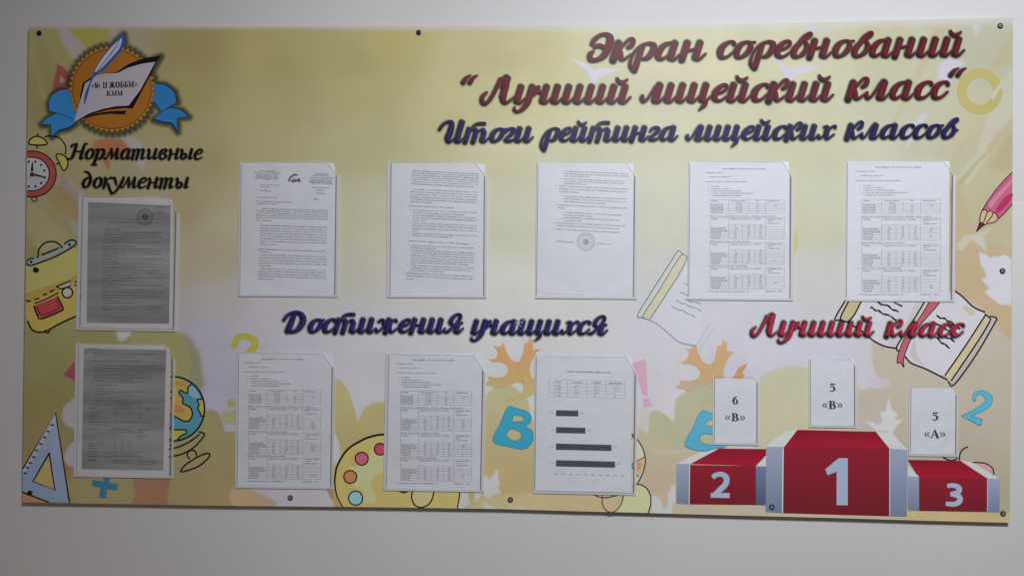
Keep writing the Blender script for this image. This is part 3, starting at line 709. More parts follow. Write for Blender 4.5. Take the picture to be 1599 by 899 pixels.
for l in (((225,162),(240,166)), ((213,197),(228,202),(242,212)), ((196,228),(215,240),(240,248),(298,272)), ((177,252),(200,265),(225,272),(272,298)), ((232,225),(255,234),(296,242))): squig(k, g(*l), 1.0, A((110,112,126), 1060), .7)
for l in (((335,322),(300,372),(272,425)), ((345,345),(310,400),(290,445)), ((300,400),(285,440),(280,470))): k.ribbon([(*p, .7) for p in g(*l)], A((160,158,176), 1090))
part(k, 'printed_book', 'pale open book print left of the red heading')

# pencil
k = Ink(LVL); g = cP; xr = 549
k.poly(g((368,382),(420,305),(470,240),(xr,155),(xr,345),(510,390),(464,434),(430,395),(400,385)), A((192,92,124), 1560)); k.poly(g((400,350),(440,300),(xr,190),(xr,215),(450,330),(420,375)), A((204,124,150), 1560), sm=False)
k.poly(g((450,380),(500,310),(548,280),(548,310),(500,370),(462,400)), A((176,48,92), 1560), sm=True)
k.poly(g((362,388),(372,382),(402,388),(432,392),(464,434),(440,455),(380,472),(350,458),(354,420)), A((204,178,112), 1540)); k.poly(g((350,460),(366,462),(382,472),(330,514)), A((104,44,48), 1530))
for l in (g((xr,152),(470,235),(410,315),(368,382),(354,420),(350,460),(332,512)), g((xr,347),(508,395),(464,436),(440,456),(382,472),(332,512)), g((368,384),(385,380),(398,395),(415,385),(432,398),(450,405),(464,434)), g((398,395),(375,455)), g((432,398),(425,420),(392,460)), g((350,460),(366,460),(382,472))): k.ribbon([(*p, 1.6) for p in l], (.05, .012, .015))
part(k, 'printed_pencil')

# podium
k = Ink(LVL+1e-4); g = c11
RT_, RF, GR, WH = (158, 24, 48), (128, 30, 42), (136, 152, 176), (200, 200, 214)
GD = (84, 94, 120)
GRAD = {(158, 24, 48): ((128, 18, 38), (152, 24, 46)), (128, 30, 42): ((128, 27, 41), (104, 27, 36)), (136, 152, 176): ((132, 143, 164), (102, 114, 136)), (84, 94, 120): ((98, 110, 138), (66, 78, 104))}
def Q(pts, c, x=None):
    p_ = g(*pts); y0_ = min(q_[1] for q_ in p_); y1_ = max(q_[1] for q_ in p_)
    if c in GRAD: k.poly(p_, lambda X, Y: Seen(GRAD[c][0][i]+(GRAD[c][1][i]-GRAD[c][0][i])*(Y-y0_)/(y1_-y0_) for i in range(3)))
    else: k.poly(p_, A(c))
k.ribbon([(*p, 1.8) for p in g((1320,545),(1325,515),(1340,497),(1356,490))], BLK); k.ribbon([(*p, 1.8) for p in g((1252,536),(1285,548),(1312,540))], BLK)
k.poly(g((1372,556),(1430,560),(1462,580),(1470,605),(1440,600)), A((210,140,140), 1540)); k.ribbon([(*p, 1.6) for p in g((1376,556),(1430,560),(1462,580),(1470,608))], BLK)
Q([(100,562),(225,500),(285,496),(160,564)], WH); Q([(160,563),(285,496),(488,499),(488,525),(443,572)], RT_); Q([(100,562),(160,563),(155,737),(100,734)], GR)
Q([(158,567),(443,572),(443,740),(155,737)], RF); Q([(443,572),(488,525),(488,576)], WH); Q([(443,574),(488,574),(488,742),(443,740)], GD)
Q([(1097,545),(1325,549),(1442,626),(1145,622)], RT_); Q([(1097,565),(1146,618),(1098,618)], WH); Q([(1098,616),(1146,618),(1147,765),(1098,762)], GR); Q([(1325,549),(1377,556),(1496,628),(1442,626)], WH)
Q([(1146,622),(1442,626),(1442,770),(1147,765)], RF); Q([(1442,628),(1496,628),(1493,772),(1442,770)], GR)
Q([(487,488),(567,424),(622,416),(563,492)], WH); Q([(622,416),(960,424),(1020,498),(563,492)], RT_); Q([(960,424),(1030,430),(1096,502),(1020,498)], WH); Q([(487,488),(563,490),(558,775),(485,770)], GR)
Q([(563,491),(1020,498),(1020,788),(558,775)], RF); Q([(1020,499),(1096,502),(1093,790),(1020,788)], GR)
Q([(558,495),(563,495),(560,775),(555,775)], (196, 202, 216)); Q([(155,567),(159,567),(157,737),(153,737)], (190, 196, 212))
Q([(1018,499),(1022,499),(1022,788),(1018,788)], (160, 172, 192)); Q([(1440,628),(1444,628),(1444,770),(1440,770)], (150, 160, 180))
DG = (142, 156, 178)
Q([(742,586),(800,538),(839,538),(839,741),(791,740),(791,596),(752,612)], DG)
S2 = lambda pts: [(1020+x/2.762, 520+y/2.762, w/2.762) for x, y, w in pts]
k.ribbon(S2(((256,622,20),(272,610,21),(298,608,22),(316,624,25),(312,650,25),(290,672,24),(262,697,20))), lambda x, y: A(DG, x), cap=False); Q([(248,688),(330,688),(330,710),(248,708)], DG)
k.ribbon(S2(((1268,658,18),(1292,655,19),(1318,665,23),(1316,684,22),(1282,693,17))), lambda x, y: A(DG, x), cap=False); k.ribbon(S2(((1282,693,17),(1318,702,22),(1322,722,24),(1300,736,21),(1262,734,18))), lambda x, y: A(DG, x), cap=False)
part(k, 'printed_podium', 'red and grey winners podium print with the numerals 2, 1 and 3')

# school emblem
g = cA; cx, cy = 174.8, 139.3
NT = 48
teeth = []
for i in range(NT*2):
    a = math.pi*i/NT; r = 69.8 if i % 2 == 0 else 63.8
    teeth.append((cx+r*math.cos(a)*.985, cy+r*math.sin(a)))
lr = [g((405,522),(345,530),(300,560),(283,605),(288,650),(330,662),(380,690),(430,720),(460,640)), g((335,662),(275,690),(240,727),(297,730),(300,798),(345,760),(400,747),(438,722),(415,690))]
rr = [g((880,480),(915,488),(965,495),(1020,535),(1036,600),(990,625),(945,658),(905,600),(880,600)), g((945,655),(1000,628),(1060,642),(1102,682),(1036,690),(1036,770),(1000,722),(950,714),(893,700))]
feather = g((720,200),(728,250),(708,300),(665,350),(610,410),(560,440),(533,480),(508,560),(490,612),(498,550),(525,480),(545,430),(580,360),(630,290),(680,235))
halo('emblem_shade', [], [teeth, lr[0], lr[1], rr[0], rr[1], feather, g((688,418),(938,328),(870,440))], (.03, .05, .04), .62, 1, 9.5, LVL, dx=1, dy=1)
k = Ink(LVL+1e-4)
BL = (24, 84, 142); BD = (12, 40, 84)
for pl_ in lr+rr:
    k.poly(pl_, lambda x, y: A((34, 94, 148), x)); k.ribbon([(*p, 1.0) for p in pl_], A(BD, pl_[0][0]), sm=False, closed=True)
k.ribbon([(*p, 1.6) for p in g((915,490),(965,497),(1018,537),(1034,600))], A((12,34,72), 270)); k.ribbon([(*p, 1.6) for p in g((900,698),(960,716),(1005,722),(1034,768))], A((12,34,72), 270)); k.ribbon([(*p, 1.4) for p in g((340,770),(400,750),(435,726))], A((12,34,72), 110)); k.ribbon([(*p, 1.4) for p in g((1000,630),(1060,645),(1098,680))], A((12,34,72), 280))
k.poly(teeth, A((134, 88, 32), 175)); k.ribbon([(*p, .9) for p in teeth], (.03, .02, .012), sm=False, closed=True)
k.disc(cx, cy, 61.6, A((126, 78, 24), 175), ry=62, n=60); k.ring(cx, cy, 61.4, 1.0, (.04, .02, .01), ry=62, n=60)
BK = (.012, .008, .014)
k.poly(g((468,560),(484,487),(540,448),(560,438),(700,420),(600,640),(475,640)), BK)
k.poly(g((686,420),(750,376),(840,341),(940,327),(912,364),(886,430),(776,636),(730,632),(640,642),(560,662),(440,716),(520,640),(700,500)), BK)
k.poly(g((742,648),(727,671),(640,666),(560,676),(470,702),(560,664),(650,650)), BK)
k.poly(g((497,490),(545,458),(565,440),(620,431),(688,428),(750,397),(830,374),(908,363),(868,440),(820,528),(752,618),(680,622),(600,638),(520,664),(433,716),(470,590)), lambda x, y: A((132, 126, 136), x))
k.poly(feather, A((30, 62, 122), 175), sm=True); k.poly(g((712,225),(700,280),(655,335),(600,395),(565,420),(556,415),(590,355),(640,290),(690,240)), A((142,142,158), 175), sm=True)
for i in range(9):
    t_ = i/8.; k.ribbon([(*p, .7) for p in g((592+t_*108, 398-t_*140), (572+t_*104, 400-t_*140+26))], A((40,70,126), 175), sm=False)
k.ribbon([(*p, 1.1) for p in g((712,215),(650,310),(580,400),(535,475),(510,560),(492,612))], A((36,66,122), 175))
part(k, 'printed_emblem', 'round orange school seal with open book, quill and blue ribbons')

# ------------------------------------------------------------------ lettering: own pen-stroke alphabets
# glyph = (advance, [strokes]); stroke = list of (x, y, w), x-height 100; 'S' = flat-ended stem (x, y0, y1, w)
W = 37
def hook(x, end=50): return [(x, 42, W), (x+1, 18, W-2), (x+11, 3, 24), (x+28, 3, 14), (x+end, 32, 9)]
BREVE = [(20, 150, 8), (35, 130, 21), (60, 121, 23), (84, 140, 9)]
def tail(x): return [(x+24, 4, 18), (x+27, -18, 24), (x+6, -50, 6)]
LOB = {
 'и': (136, [('S', 18, 12, 100, W), hook(18), ('S', 86, 12, 100, W), hook(86)]),
 'й': (136, [('S', 18, 12, 100, W), hook(18), ('S', 86, 12, 100, W), hook(86), BREVE]),
 'ц': (136, [('S', 18, 12, 100, W), hook(18), ('S', 86, 12, 100, W), hook(86), tail(86)]),
 'ш': (204, [('S', 18, 12, 100, W), hook(18), ('S', 86, 12, 100, W), hook(86), ('S', 154, 12, 100, W), hook(154)]),
 'щ': (204, [('S', 18, 12, 100, W), hook(18), ('S', 86, 12, 100, W), hook(86), ('S', 154, 12, 100, W), hook(154), tail(154)]),
 'н': (138, [('S', 18, 0, 100, W), [(25, 52, 15), (55, 55, 14), (86, 66, 14)], ('S', 88, 12, 100, W), hook(88)]),
 'л': (134, [[(2, 36, 16), (4, 20, 22), (18, 3, 16), (36, 18, 12), (50, 50, 14), (66, 92, 20)], ('S', 84, 12, 100, W+6), hook(84)]),
 'ч': (125, [[(26, 94, 24), (20, 70, 28), (12, 42, 7)], [(20, 82, 24), (48, 62, 20), (75, 68, 18)], ('S', 76, 12, 100, W), hook(76)]),
 'а': (142, [[(92, 88, 14), (66, 97, 15), (36, 84, 26), (18, 48, 37), (24, 15, 30), (48, 3, 15), (80, 26, 12)], ('S', 92, 12, 99, W), hook(92)]),
 'о': (112, [[(58, 97, 14), (30, 80, 28), (18, 45, 36), (28, 12, 28), (52, 3, 16), (80, 25, 26), (92, 58, 30), (82, 88, 20), (58, 97, 14)], [(60, 97, 10), (84, 92, 12), (108, 95, 9)]]),
 'с': (95, [[(86, 84, 20), (74, 97, 15), (48, 95, 18), (24, 72, 32), (18, 42, 38), (30, 10, 28), (54, 3, 15), (76, 14, 12), (96, 40, 9)]]),
 'е': (95, [[(26, 44, 11), (56, 54, 14), (78, 78, 17), (64, 97, 17), (40, 90, 22), (20, 58, 35), (22, 22, 32), (46, 3, 16), (72, 10, 12), (95, 34, 9)]]),
 'в': (104, [[(60, 112, 18), (28, 68, 30), (18, 40, 36), (28, 10, 28), (52, 3, 16), (80, 25, 26), (88, 55, 28), (76, 82, 20), (62, 92, 12)], [(60, 100, 16), (88, 132, 18), (76, 144, 16), (50, 122, 18), (34, 84, 22)], [(88, 58, 10), (112, 60, 8)]]),
 'р': (126, [('S', 42, -62, 76, 32), [(74, 97, 15), (40, 86, 14), (14, 55, 13), (4, 12, 13), (8, -32, 16), (30, -60, 20)], [(74, 97, 16), (104, 84, 27), (110, 50, 34), (94, 14, 26), (68, 4, 13)]]),
 'к': (116, [('S', 22, 0, 100, W+3), [(38, 60, 12), (55, 92, 14), (78, 123, 16), (98, 112, 22), (96, 86, 26), (84, 74, 20)], [(36, 60, 22), (50, 32, 30), (60, 10, 26), (80, 3, 14), (114, 34, 9)]]),
 'г': (84, [[(4, 68, 10), (14, 90, 17), (40, 97, 20), (60, 80, 33), (48, 52, 24), (22, 26, 18), (20, 8, 20), (48, 4, 20), (76, 12, 12), (90, 34, 9)]]),
 'т': (190, [('S', 18, 0, 99, 34), [(24, 62, 9), (44, 90, 14), (66, 92, 26), (76, 70, 34)], ('S', 78, 0, 80, 34), [(84, 62, 9), (104, 86, 14), (126, 88, 26), (138, 66, 34)], ('S', 140, 12, 72, 34), hook(140), [(34, 108, 6), (54, 128, 18), (84, 137, 21), (122, 136, 22)]]),
 'у': (96, [('S', 18, 12, 100, W), hook(18), ('S', 86, 10, 100, W), [(86, 30, W), (82, -10, 32), (62, -44, 20), (38, -54, 15), (20, -44, 13), (16, -28, 8)]]),
 'х': (116, [[(26, 92, 12), (48, 88, 28), (56, 50, 37), (64, 14, 30), (82, 3, 14), (116, 34, 9)], [(2, 26, 17), (10, 8, 17), (30, 12, 12), (56, 50, 12), (82, 88, 13), (104, 96, 17), (112, 84, 14)]]),
 'я': (128, [[(88, 62, 16), (52, 58, 16), (30, 84, 30), (44, 124, 22), (72, 140, 16), (94, 122, 24), (88, 84, 20), (62, 44, 18), (30, 8, 20), (2, 6, 14)], ('S', 92, 12, 78, W), hook(92), [(92, 72, 14), (122, 74, 12)]]),
 'ж': (174, [[(4, 22, 17), (18, 4, 16), (42, 22, 12), (66, 50, 16)], [(12, 84, 18), (28, 97, 16), (50, 76, 28), (60, 50, 18)], ('S', 86, 0, 100, 36), [(146, 86, 19), (130, 97, 14), (108, 76, 20), (104, 48, 26), (116, 14, 26), (138, 3, 15), (172, 34, 9)]]),
 'Э': (122, [[(0, 95, 23), (4, 120, 23), (28, 146, 18), (60, 150, 20), (88, 128, 35), (96, 80, 41), (84, 26, 33), (50, 0, 20), (16, 4, 24), (6, 34, 24), (18, 50, 11)], [(18, 76, 17), (42, 84, 22), (86, 62, 20)]]),
 'Л': (206, [[(26, 64, 11), (10, 40, 21), (16, 8, 23), (38, -4, 20), (60, 22, 19), (76, 84, 21), (86, 146, 22)], [(84, 143, 20), (130, 143, 20)], ('S', 122, 100, 153, 46), ('S', 130, 40, 104, 38), [(131, 60, 37), (137, 24, 34), (152, 3, 22), (172, 4, 13), (206, 40, 9)]]),
 'И': (208, [[(2, 96, 18), (16, 130, 20), (48, 152, 20), (80, 140, 32), (88, 80, 42), (84, 30, 42), (98, 3, 24), (118, 8, 14), (140, 34, 10)], ('S', 156, 12, 152, 40), hook(156)]),
 'Д': (172, [[(-33, 96, 19), (-12, 134, 20), (38, 153, 20), (90, 134, 33), (118, 90, 43), (108, 38, 38), (74, 6, 22), (26, 4, 18)], [(34, 132, 32), (28, 60, 40), (22, 12, 42)]]),
 '“': (96, [[(42, 172, 4), (18, 156, 20), (4, 128, 30)], [(90, 172, 4), (66, 156, 20), (52, 128, 30)]]),
 ' ': (60, []),
}
def strokes_of(word, font, x0, x1, y0, y1, xh0, xh1, slant, fatness=1.0):
    """lay a word out between photo columns x0 and x1 on a (slightly rising) baseline"""
    raw = []; adv = 0
    for ch in word:
        a_, ss = font[ch]
        for s_ in ss:
            if s_[0] == 'S':
                _, x, ya, yb, w = s_
                raw.append(('S', [(adv+x+slant*y, y, w) for y in (yb, ya)]))
            else: raw.append(('R', [(adv+x+slant*y, y, w) for x, y, w in smooth(s_, False, 5)]))
        adv += a_
    mn = min(p[0]-p[2]*.45 for _, r in raw for p in r); mx = max(p[0]+p[2]*.45 for _, r in raw for p in r)
    kx = (x1-x0)/(mx-mn); o = []
    for t_, r in raw:
        rr_ = []
        for x, y, w in r:
            u = (x-mn)/(mx-mn); s_ = (xh0+(xh1-xh0)*u)/100
            rr_.append((x0+(x-mn)*kx, y0+(y1-y0)*u-y*s_, w*fatness*(s_*.45+kx*.55)))
        o.append((t_, rr_))
    return o
def paint(k, strokes, col, shrink=1.0, dx=0, dy=0, soft=False, alpha=1):
    for t_, r in strokes:
        if t_ == 'S':
            (xa, ya, w), (xb, yb, _) = r; h = w*shrink/2
            if soft: k.ribbon([(xa+dx, ya+dy+1.5, w*shrink), (xb+dx, yb+dy, w*shrink)], col, alpha, sm=False, soft=True)
            else: k.poly([(xa-h+dx, ya+dy), (xa+h+dx, ya+dy), (xb+h+dx, yb+dy), (xb-h+dx, yb+dy)], col, alpha)
        else: k.ribbon([(x+dx, y+dy, w*shrink) for x, y, w in r], col, alpha, sm=False, soft=soft)
def dense(strokes, step=1.0):
    o = []
    for t_, r in strokes:
        q_ = []
        for a_, b_ in zip(r, r[1:]):
            n_ = max(1, int(math.hypot(b_[0]-a_[0], b_[1]-a_[1])/step))
            for i in range(n_): q_.append(tuple(a_[j]+(b_[j]-a_[j])*i/n_ for j in range(3)))
        q_.append(r[-1]); o.append(q_)
    return o
RED = ((80, 16, 29), (136, 40, 58)); RED2 = ((130, 22, 44), (204, 58, 80)); BLUE = ((24, 20, 66), (62, 50, 124))
def seen(c): return Seen(c)
HEADS = [
 ('heading_lettering', 'red script heading «Экран соревнований» at the top', RED, [('Экран', 919, 1104, 93, 91.8, 26.4, 26), ('соревнований', 1121.5, 1507.7, 90, 86, 25.4, 26)]),
 ('heading_lettering', 'red script heading «Лучший лицейский класс» on the second line', RED, [('“', 722, 746.5, 159, 159, 24.5, 24.5), ('Лучший', 751, 986.6, 160, 159.3, 25.3, 25.3), ('лицейский', 1001, 1303, 158.6, 155.7, 26, 26), ('класс', 1321, 1484, 154, 153, 26, 26), ('“', 1483, 1509.5, 147, 147, 24, 24)]),
 ('heading_lettering', 'navy script heading «Итоги рейтинга лицейских классов» on the third line', BLUE, [('Итоги', 686, 834, 221, 220, 20.6, 20.6), ('рейтинга', 844.5, 1060, 220, 218, 20.6, 20.5), ('лицейских', 1072, 1307, 218, 216, 20.5, 20.5), ('классов', 1320, 1498, 215.4, 214.6, 20.7, 20.7)]),
 ('heading_lettering', 'navy script heading «Достижения учащихся» above the bar chart', BLUE, [('Достижения', 443, 725, 517.4, 518, 20.3, 20.3), ('учащихся', 736, 950, 519.8, 520.8, 20, 20)]),
 ('heading_lettering', 'bright red script heading «Лучший класс» above the podium', RED2, [('Лучший', 1173, 1366, 522.5, 523, 20.6, 20.2), ('класс', 1382, 1507.5, 523.5, 524.5, 20, 20)]),
]
def print_words(strs, cd_, cl_, sh, lab):
    body = Ink(LVL*3, cyc=24); paint(body, strs, cd_); o = part(body, 'printed_word', lab)
    h_ = halo('word_shade', dense(strs), [], *sh); h_.parent = o; h_.matrix_parent_inverse = Matrix.Identity(4)
    if cl_:
        k = Ink(LVL*4, cyc=24); paint(k, strs, cl_, .62, .7, -.5, soft=True, alpha=.72); g_ = part(k, 'word_gloss'); g_.parent = o; g_.matrix_parent_inverse = Matrix.Identity(4)
for nm, lab, (cd_, cl_), words in HEADS:
    for w_, x0_, x1_, y0_, y1_, h0_, h1_ in words:
        tint = lab.split(' script')[0]
        print_words(strokes_of(w_, LOB, x0_, x1_, y0_, y1_, h0_, h1_, .30, .95), seen(cd_), seen(cl_),
                    ((.004, .009, .013), .93, -1.7, 3.5, LVL*2.6, -1.9, 1.9, 1.2), (tint+' script word «%s»' % w_) if len(w_) > 1 else tint+' quotation mark')

# black chancery italic
w_ = 25
def hk(x): return [(x, 30, w_-3), (x+3, 8, 20), (x+16, 3, 9), (x+28, 16, 6)]
CHN = {
 'Н': (128, [[(2, 118, 14), (6, 132, 16), (22, 140, 12), (46, 142, 12)], [(42, 142, 22), (36, 80, 24), (26, 20, 22), (8, 0, 12), (-14, 2, 14)], [(34, 72, 10), (106, 74, 10)], [(134, 146, 10), (116, 146, 12), (108, 110, 22), (98, 30, 24), (100, 4, 20), (124, 12, 6)]]),
 'о': (86, [[(52, 97, 8), (28, 84, 18), (14, 46, 25), (24, 8, 18), (44, 2, 9), (66, 24, 20), (72, 60, 25), (60, 92, 16), (52, 97, 8)]]),
 'р': (92, [[(2, 84, 7), (18, 95, 14), (24, 70, 24), (16, 0, 24), (6, -52, 22)], [(-10, -58, 9), (34, -56, 9)], [(24, 70, 8), (48, 94, 12), (72, 84, 24), (76, 48, 25), (58, 10, 20), (34, 2, 9), (20, 14, 6)]]),
 'м': (128, [[(-2, 6, 16), (12, 6, 10), (30, 50, 10), (46, 98, 12)], [(46, 98, 16), (54, 50, 22), (60, 8, 18)], [(60, 8, 8), (80, 50, 9), (98, 98, 12)], [(98, 98, 20), (98, 40, 24), (102, 6, 20), (126, 16, 6)]]),
 'а': (94, [[(70, 90, 8), (50, 97, 10), (26, 80, 20), (14, 42, 25), (22, 8, 20), (40, 4, 9), (64, 34, 7)], [(74, 97, 14), (70, 50, 24), (68, 8, 22), (94, 16, 6)]]),
 'т': (136, [[(0, 80, 6), (16, 94, 14), (22, 70, 23), (16, 0, 22)], [(22, 60, 7), (42, 92, 10), (60, 88, 22), (58, 40, 23), (54, 0, 22)], [(60, 60, 7), (82, 92, 10), (102, 88, 22), (98, 40, 24), (100, 6, 20), (126, 16, 6)]]),
 'и': (100, [[(0, 84, 6), (14, 95, 14), (18, 60, 24), (18, 18, 22), (32, 3, 10), (58, 30, 7)], [(74, 97, 22), (70, 50, 24), (70, 8, 22), (96, 16, 6)]]),
 'в': (86, [[(20, 60, 9), (46, 97, 9), (64, 84, 20), (48, 58, 9), (30, 52, 7)], [(40, 97, 9), (18, 74, 20), (14, 30, 25), (26, 4, 16), (50, 4, 12), (68, 30, 24), (52, 54, 12)]]),
 'н': (98, [[(0, 84, 6), (14, 95, 14), (20, 60, 24), (14, 0, 22)], [(18, 50, 8), (70, 54, 8)], [(76, 97, 22), (72, 50, 24), (72, 8, 20), (96, 16, 6)]]),
 'ы': (122, [[(0, 84, 6), (14, 95, 14), (20, 60, 24), (18, 20, 22), (34, 2, 14), (58, 22, 20), (52, 50, 18), (26, 52, 7)], [(98, 97, 22), (94, 50, 24), (92, 8, 20), (116, 16, 6)]]),
 'е': (82, [[(18, 46, 7), (52, 56, 9), (68, 80, 14), (54, 97, 12), (30, 84, 16), (14, 46, 25), (22, 8, 20), (46, 2, 11), (76, 20, 6)]]),
 'д': (90, [[(2, 152, 5), (26, 150, 14), (54, 122, 20), (68, 76, 24), (62, 26, 22), (40, 2, 10), (22, 8, 18), (12, 42, 25), (26, 80, 18), (50, 94, 8), (64, 80, 6)]]),
 'к': (84, [[(0, 84, 6), (14, 95, 14), (20, 60, 24), (14, 0, 22)], [(20, 52, 8), (44, 88, 9), (66, 97, 14), (74, 88, 10)], [(24, 54, 12), (48, 30, 18), (62, -4, 20), (84, -46, 18), (90, -56, 10)]]),
 'у': (80, [[(-4, 92, 8), (8, 96, 14), (22, 60, 20), (34, 24, 10)], [(84, 97, 18), (74, 50, 22), (56, 0, 18), (30, -44, 14), (4, -56, 18)]]),
}
for w_, a_ in (('Нормативные', (104.5, 317, 248, 248.5, 16.2, 16, .16)), ('документы', (128, 295, 292.5, 293.5, 16.2, 16, .16))):
    print_words(strokes_of(w_, CHN, *a_), (.008, .008, .010), None, ((.01, .01, .012), .7, -.3, 1.9, LVL*2.6, -.5, .6, 1.2), 'black italic word «%s»' % w_)

# bold serif figures and capitals (cap height 100)
def ser(x, y, h=20): return [(x-h, y, 7), (x+h, y, 7)]
SRF = {
 '5': (74, [[(14, 97, 8), (14, 60, 8)], [(14, 92, 15), (62, 93, 15)], [(15, 60, 8), (36, 64, 12), (58, 48, 20), (60, 28, 21), (44, 6, 12), (22, 2, 10), (10, 10, 12)]]),
 '6': (74, [[(60, 97, 7), (34, 84, 14), (16, 54, 20), (15, 30, 21), (24, 8, 15), (38, 2, 9), (56, 14, 17), (60, 34, 18), (50, 56, 12), (36, 60, 8), (24, 52, 8)]]),
 '1': (52, [('S', 28, 0, 98, 20), [(8, 88, 8), (28, 92, 12)], ser(28, 3, 18)]),
 'В': (92, [('S', 24, 0, 98, 22), ser(24, 3, 20), ser(24, 95, 20), [(24, 95, 8), (48, 94, 9), (66, 78, 19), (60, 60, 16), (44, 53, 8), (26, 52, 7)], [(44, 53, 7), (66, 44, 16), (74, 26, 22), (60, 6, 12), (44, 4, 8), (24, 4, 8)]]),
 'А': (102, [[(10, 3, 7), (48, 98, 9)], [(48, 94, 14), (66, 50, 22), (82, 3, 21)], [(24, 34, 7), (70, 34, 8)], ser(12, 3, 13), ser(82, 3, 18)]),
 '«': (76, [[(34, 70, 6), (12, 42, 11), (34, 14, 6)], [(64, 70, 6), (42, 42, 11), (64, 14, 6)]]),
 '»': (76, [[(10, 70, 6), (32, 42, 11), (10, 14, 6)], [(40, 70, 6), (62, 42, 11), (40, 14, 6)]]),
 '№': (138, [('S', 20, 0, 98, 14), ser(16, 3, 14), [(20, 96, 14), (62, 6, 20)], ('S', 68, 0, 98, 11), ser(68, 95, 14), [(104, 62, 16), (92, 46, 10), (104, 30, 9), (116, 46, 10), (104, 62, 9)], [(88, 16, 7), (120, 16, 7)]]),
 'Ж': (136, [('S', 68, 0, 98, 22), ser(68, 3), ser(68, 95), [(14, 90, 14), (30, 86, 10), (44, 54, 12), (60, 50, 9)], [(44, 52, 18), (22, 3, 18)], [(122, 90, 14), (106, 86, 10), (92, 54, 12), (76, 50, 9)], [(92, 52, 18), (114, 3, 18)]]),
 'О': (102, [[(50, 97, 8), (24, 80, 20), (18, 50, 24), (26, 16, 20), (50, 3, 8), (76, 18, 20), (83, 50, 24), (76, 82, 20), (50, 97, 8)]]),
 'Б': (88, [('S', 24, 0, 98, 22), ser(24, 3, 20), [(10, 95, 8), (70, 95, 8)], [(70, 95, 8), (72, 76, 6)], [(26, 54, 8), (50, 54, 9), (70, 40, 19), (70, 20, 20), (52, 4, 9), (26, 3, 8)]]),
 'М': (130, [('S', 24, 0, 98, 10), ser(22, 3, 14), ser(22, 95, 14), [(24, 97, 16), (62, 8, 18)], [(62, 8, 7), (98, 97, 8)], ('S', 104, 0, 98, 22), ser(104, 3, 18), ser(104, 95, 18)]),
 'К': (104, [('S', 24, 0, 98, 22), ser(24, 3), ser(24, 95), [(88, 90, 14), (72, 84, 10), (54, 56, 11), (34, 50, 9)], [(46, 54, 14), (66, 30, 20), (88, 3, 18)], ser(88, 3, 14)]),
 ' ': (36, []),
}
k = Ink(LVL*2, cyc=24)
paint(k, strokes_of('«№ 11 ЖОББМ»', SRF, 142.5, 214.5, 138.6, 136.2, 9.3, 9.3, 0, 1.2), (.016, .012, .03)); paint(k, strokes_of('КММ', SRF, 166.5, 191.5, 150.2, 149.5, 7.9, 7.9, 0, 1.2), (.016, .012, .03))
part(k, 'emblem_lettering')
# scuffed patch on the letters of the second navy heading
k = Ink(LVL*5.5)
for (x, y, r_) in ((806, 503, 1.6), (810, 506, 2.2), (815, 503, 1.5), (809, 500, 1.0), (813, 509, 1.2), (818, 500, .9), (803, 507, .8), (812, 498, .8)):
    k.poly([(x+r_*(.7+.5*random.random())*math.cos(a_), y+r_*(.7+.5*random.random())*math.sin(a_)) for a_ in np.linspace(0, 5.6, 8)], A((150, 150, 168), 810), alpha=.8)
part(k, 'print_scuff')

for x, y, w_, h_ in ((1112, 802.2, 7, 1.6), (1192, 804.4, 5, 1.8), (655, 42.6, 6, 1.4), (1240, 37.2, 9, 1.6), (905, 41.4, 7, 1.3), (1577.5, 330, 1.2, 6)):
    k = Ink(LVL*.6); k.poly([(x-w_/2, y+h_*.3), (x-w_*.3, y-h_*.5), (x+w_*.1, y-h_*.2), (x+w_*.5, y-h_*.45), (x+w_*.4, y+h_*.5), (x-w_*.2, y+h_*.6)], (.62, .61, .60)); part(k, 'edge_chip')

# ------------------------------------------------------------------ screws
STEEL = material('dark_screw_metal', (.06, .055, .05), .4, .5); STEEL.node_tree.nodes['Principled BSDF'].inputs['Metallic'].default_value = .7
SLOT = material('screw_slot', (.01, .01, .01), .8, .1)
PALE = material('bright_screw_metal', (.36, .36, .38), .35, .5)
def lathe(profile, n, cx, cy):
    vs, fs = [], []
    base = P(cx, cy, 0)
    for r, h in profile:
        for i in range(n):
            a_ = 2*math.pi*i/n; vs.append((base.x+r*math.cos(a_), FRONT-h, base.z+r*math.sin(a_)))
    m = len(profile)
    for j in range(m-1):
        for i in range(n): fs.append((j*n+i, j*n+(i+1) % n, (j+1)*n+(i+1) % n, (j+1)*n+i))
    fs.append(tuple((m-1)*n+i for i in range(n)))
    return vs, fs
for x, y, bright in ((61.5, 52.5, 0), (654, 51.5, 0), (1561.5, 41, 1), (56, 421, 0), (1565, 423, 1), (47, 769, 0), (453.5, 776.5, 1), (797, 779.5, 1), (1205, 791, 1), (1566, 801, 1)):
    vs, fs = lathe([(.0060, .0003), (.0060, .0016), (.0052, .0025), (.0030, .0029)], 20, x, y)
    o = onboard(mesh_obj('screw', vs, fs, STEEL))
    if bright:
        vs, fs = lathe([(.0034, .0028), (.0033, .0034), (.0026, .0036)], 16, x, y)
        c_ = mesh_obj('screw_recess', vs, fs, PALE); c_.parent = o
        vs, fs = lathe([(.0018, .0036), (.0018, .0039)], 8, x+.4, y)
        c_ = mesh_obj('screw_slot', vs, fs, SLOT); c_.parent = o
    else:
        p = P(x, y, .0029)
        c_ = mesh_obj('screw_slot', [(p.x-.0028, p.y-.0002, p.z-.0016), (p.x+.0024, p.y-.0002, p.z-.0022), (p.x+.0030, p.y-.0002, p.z+.0010), (p.x-.0024, p.y-.0002, p.z+.0016)], [(0, 1, 2, 3)], SLOT); c_.parent = o

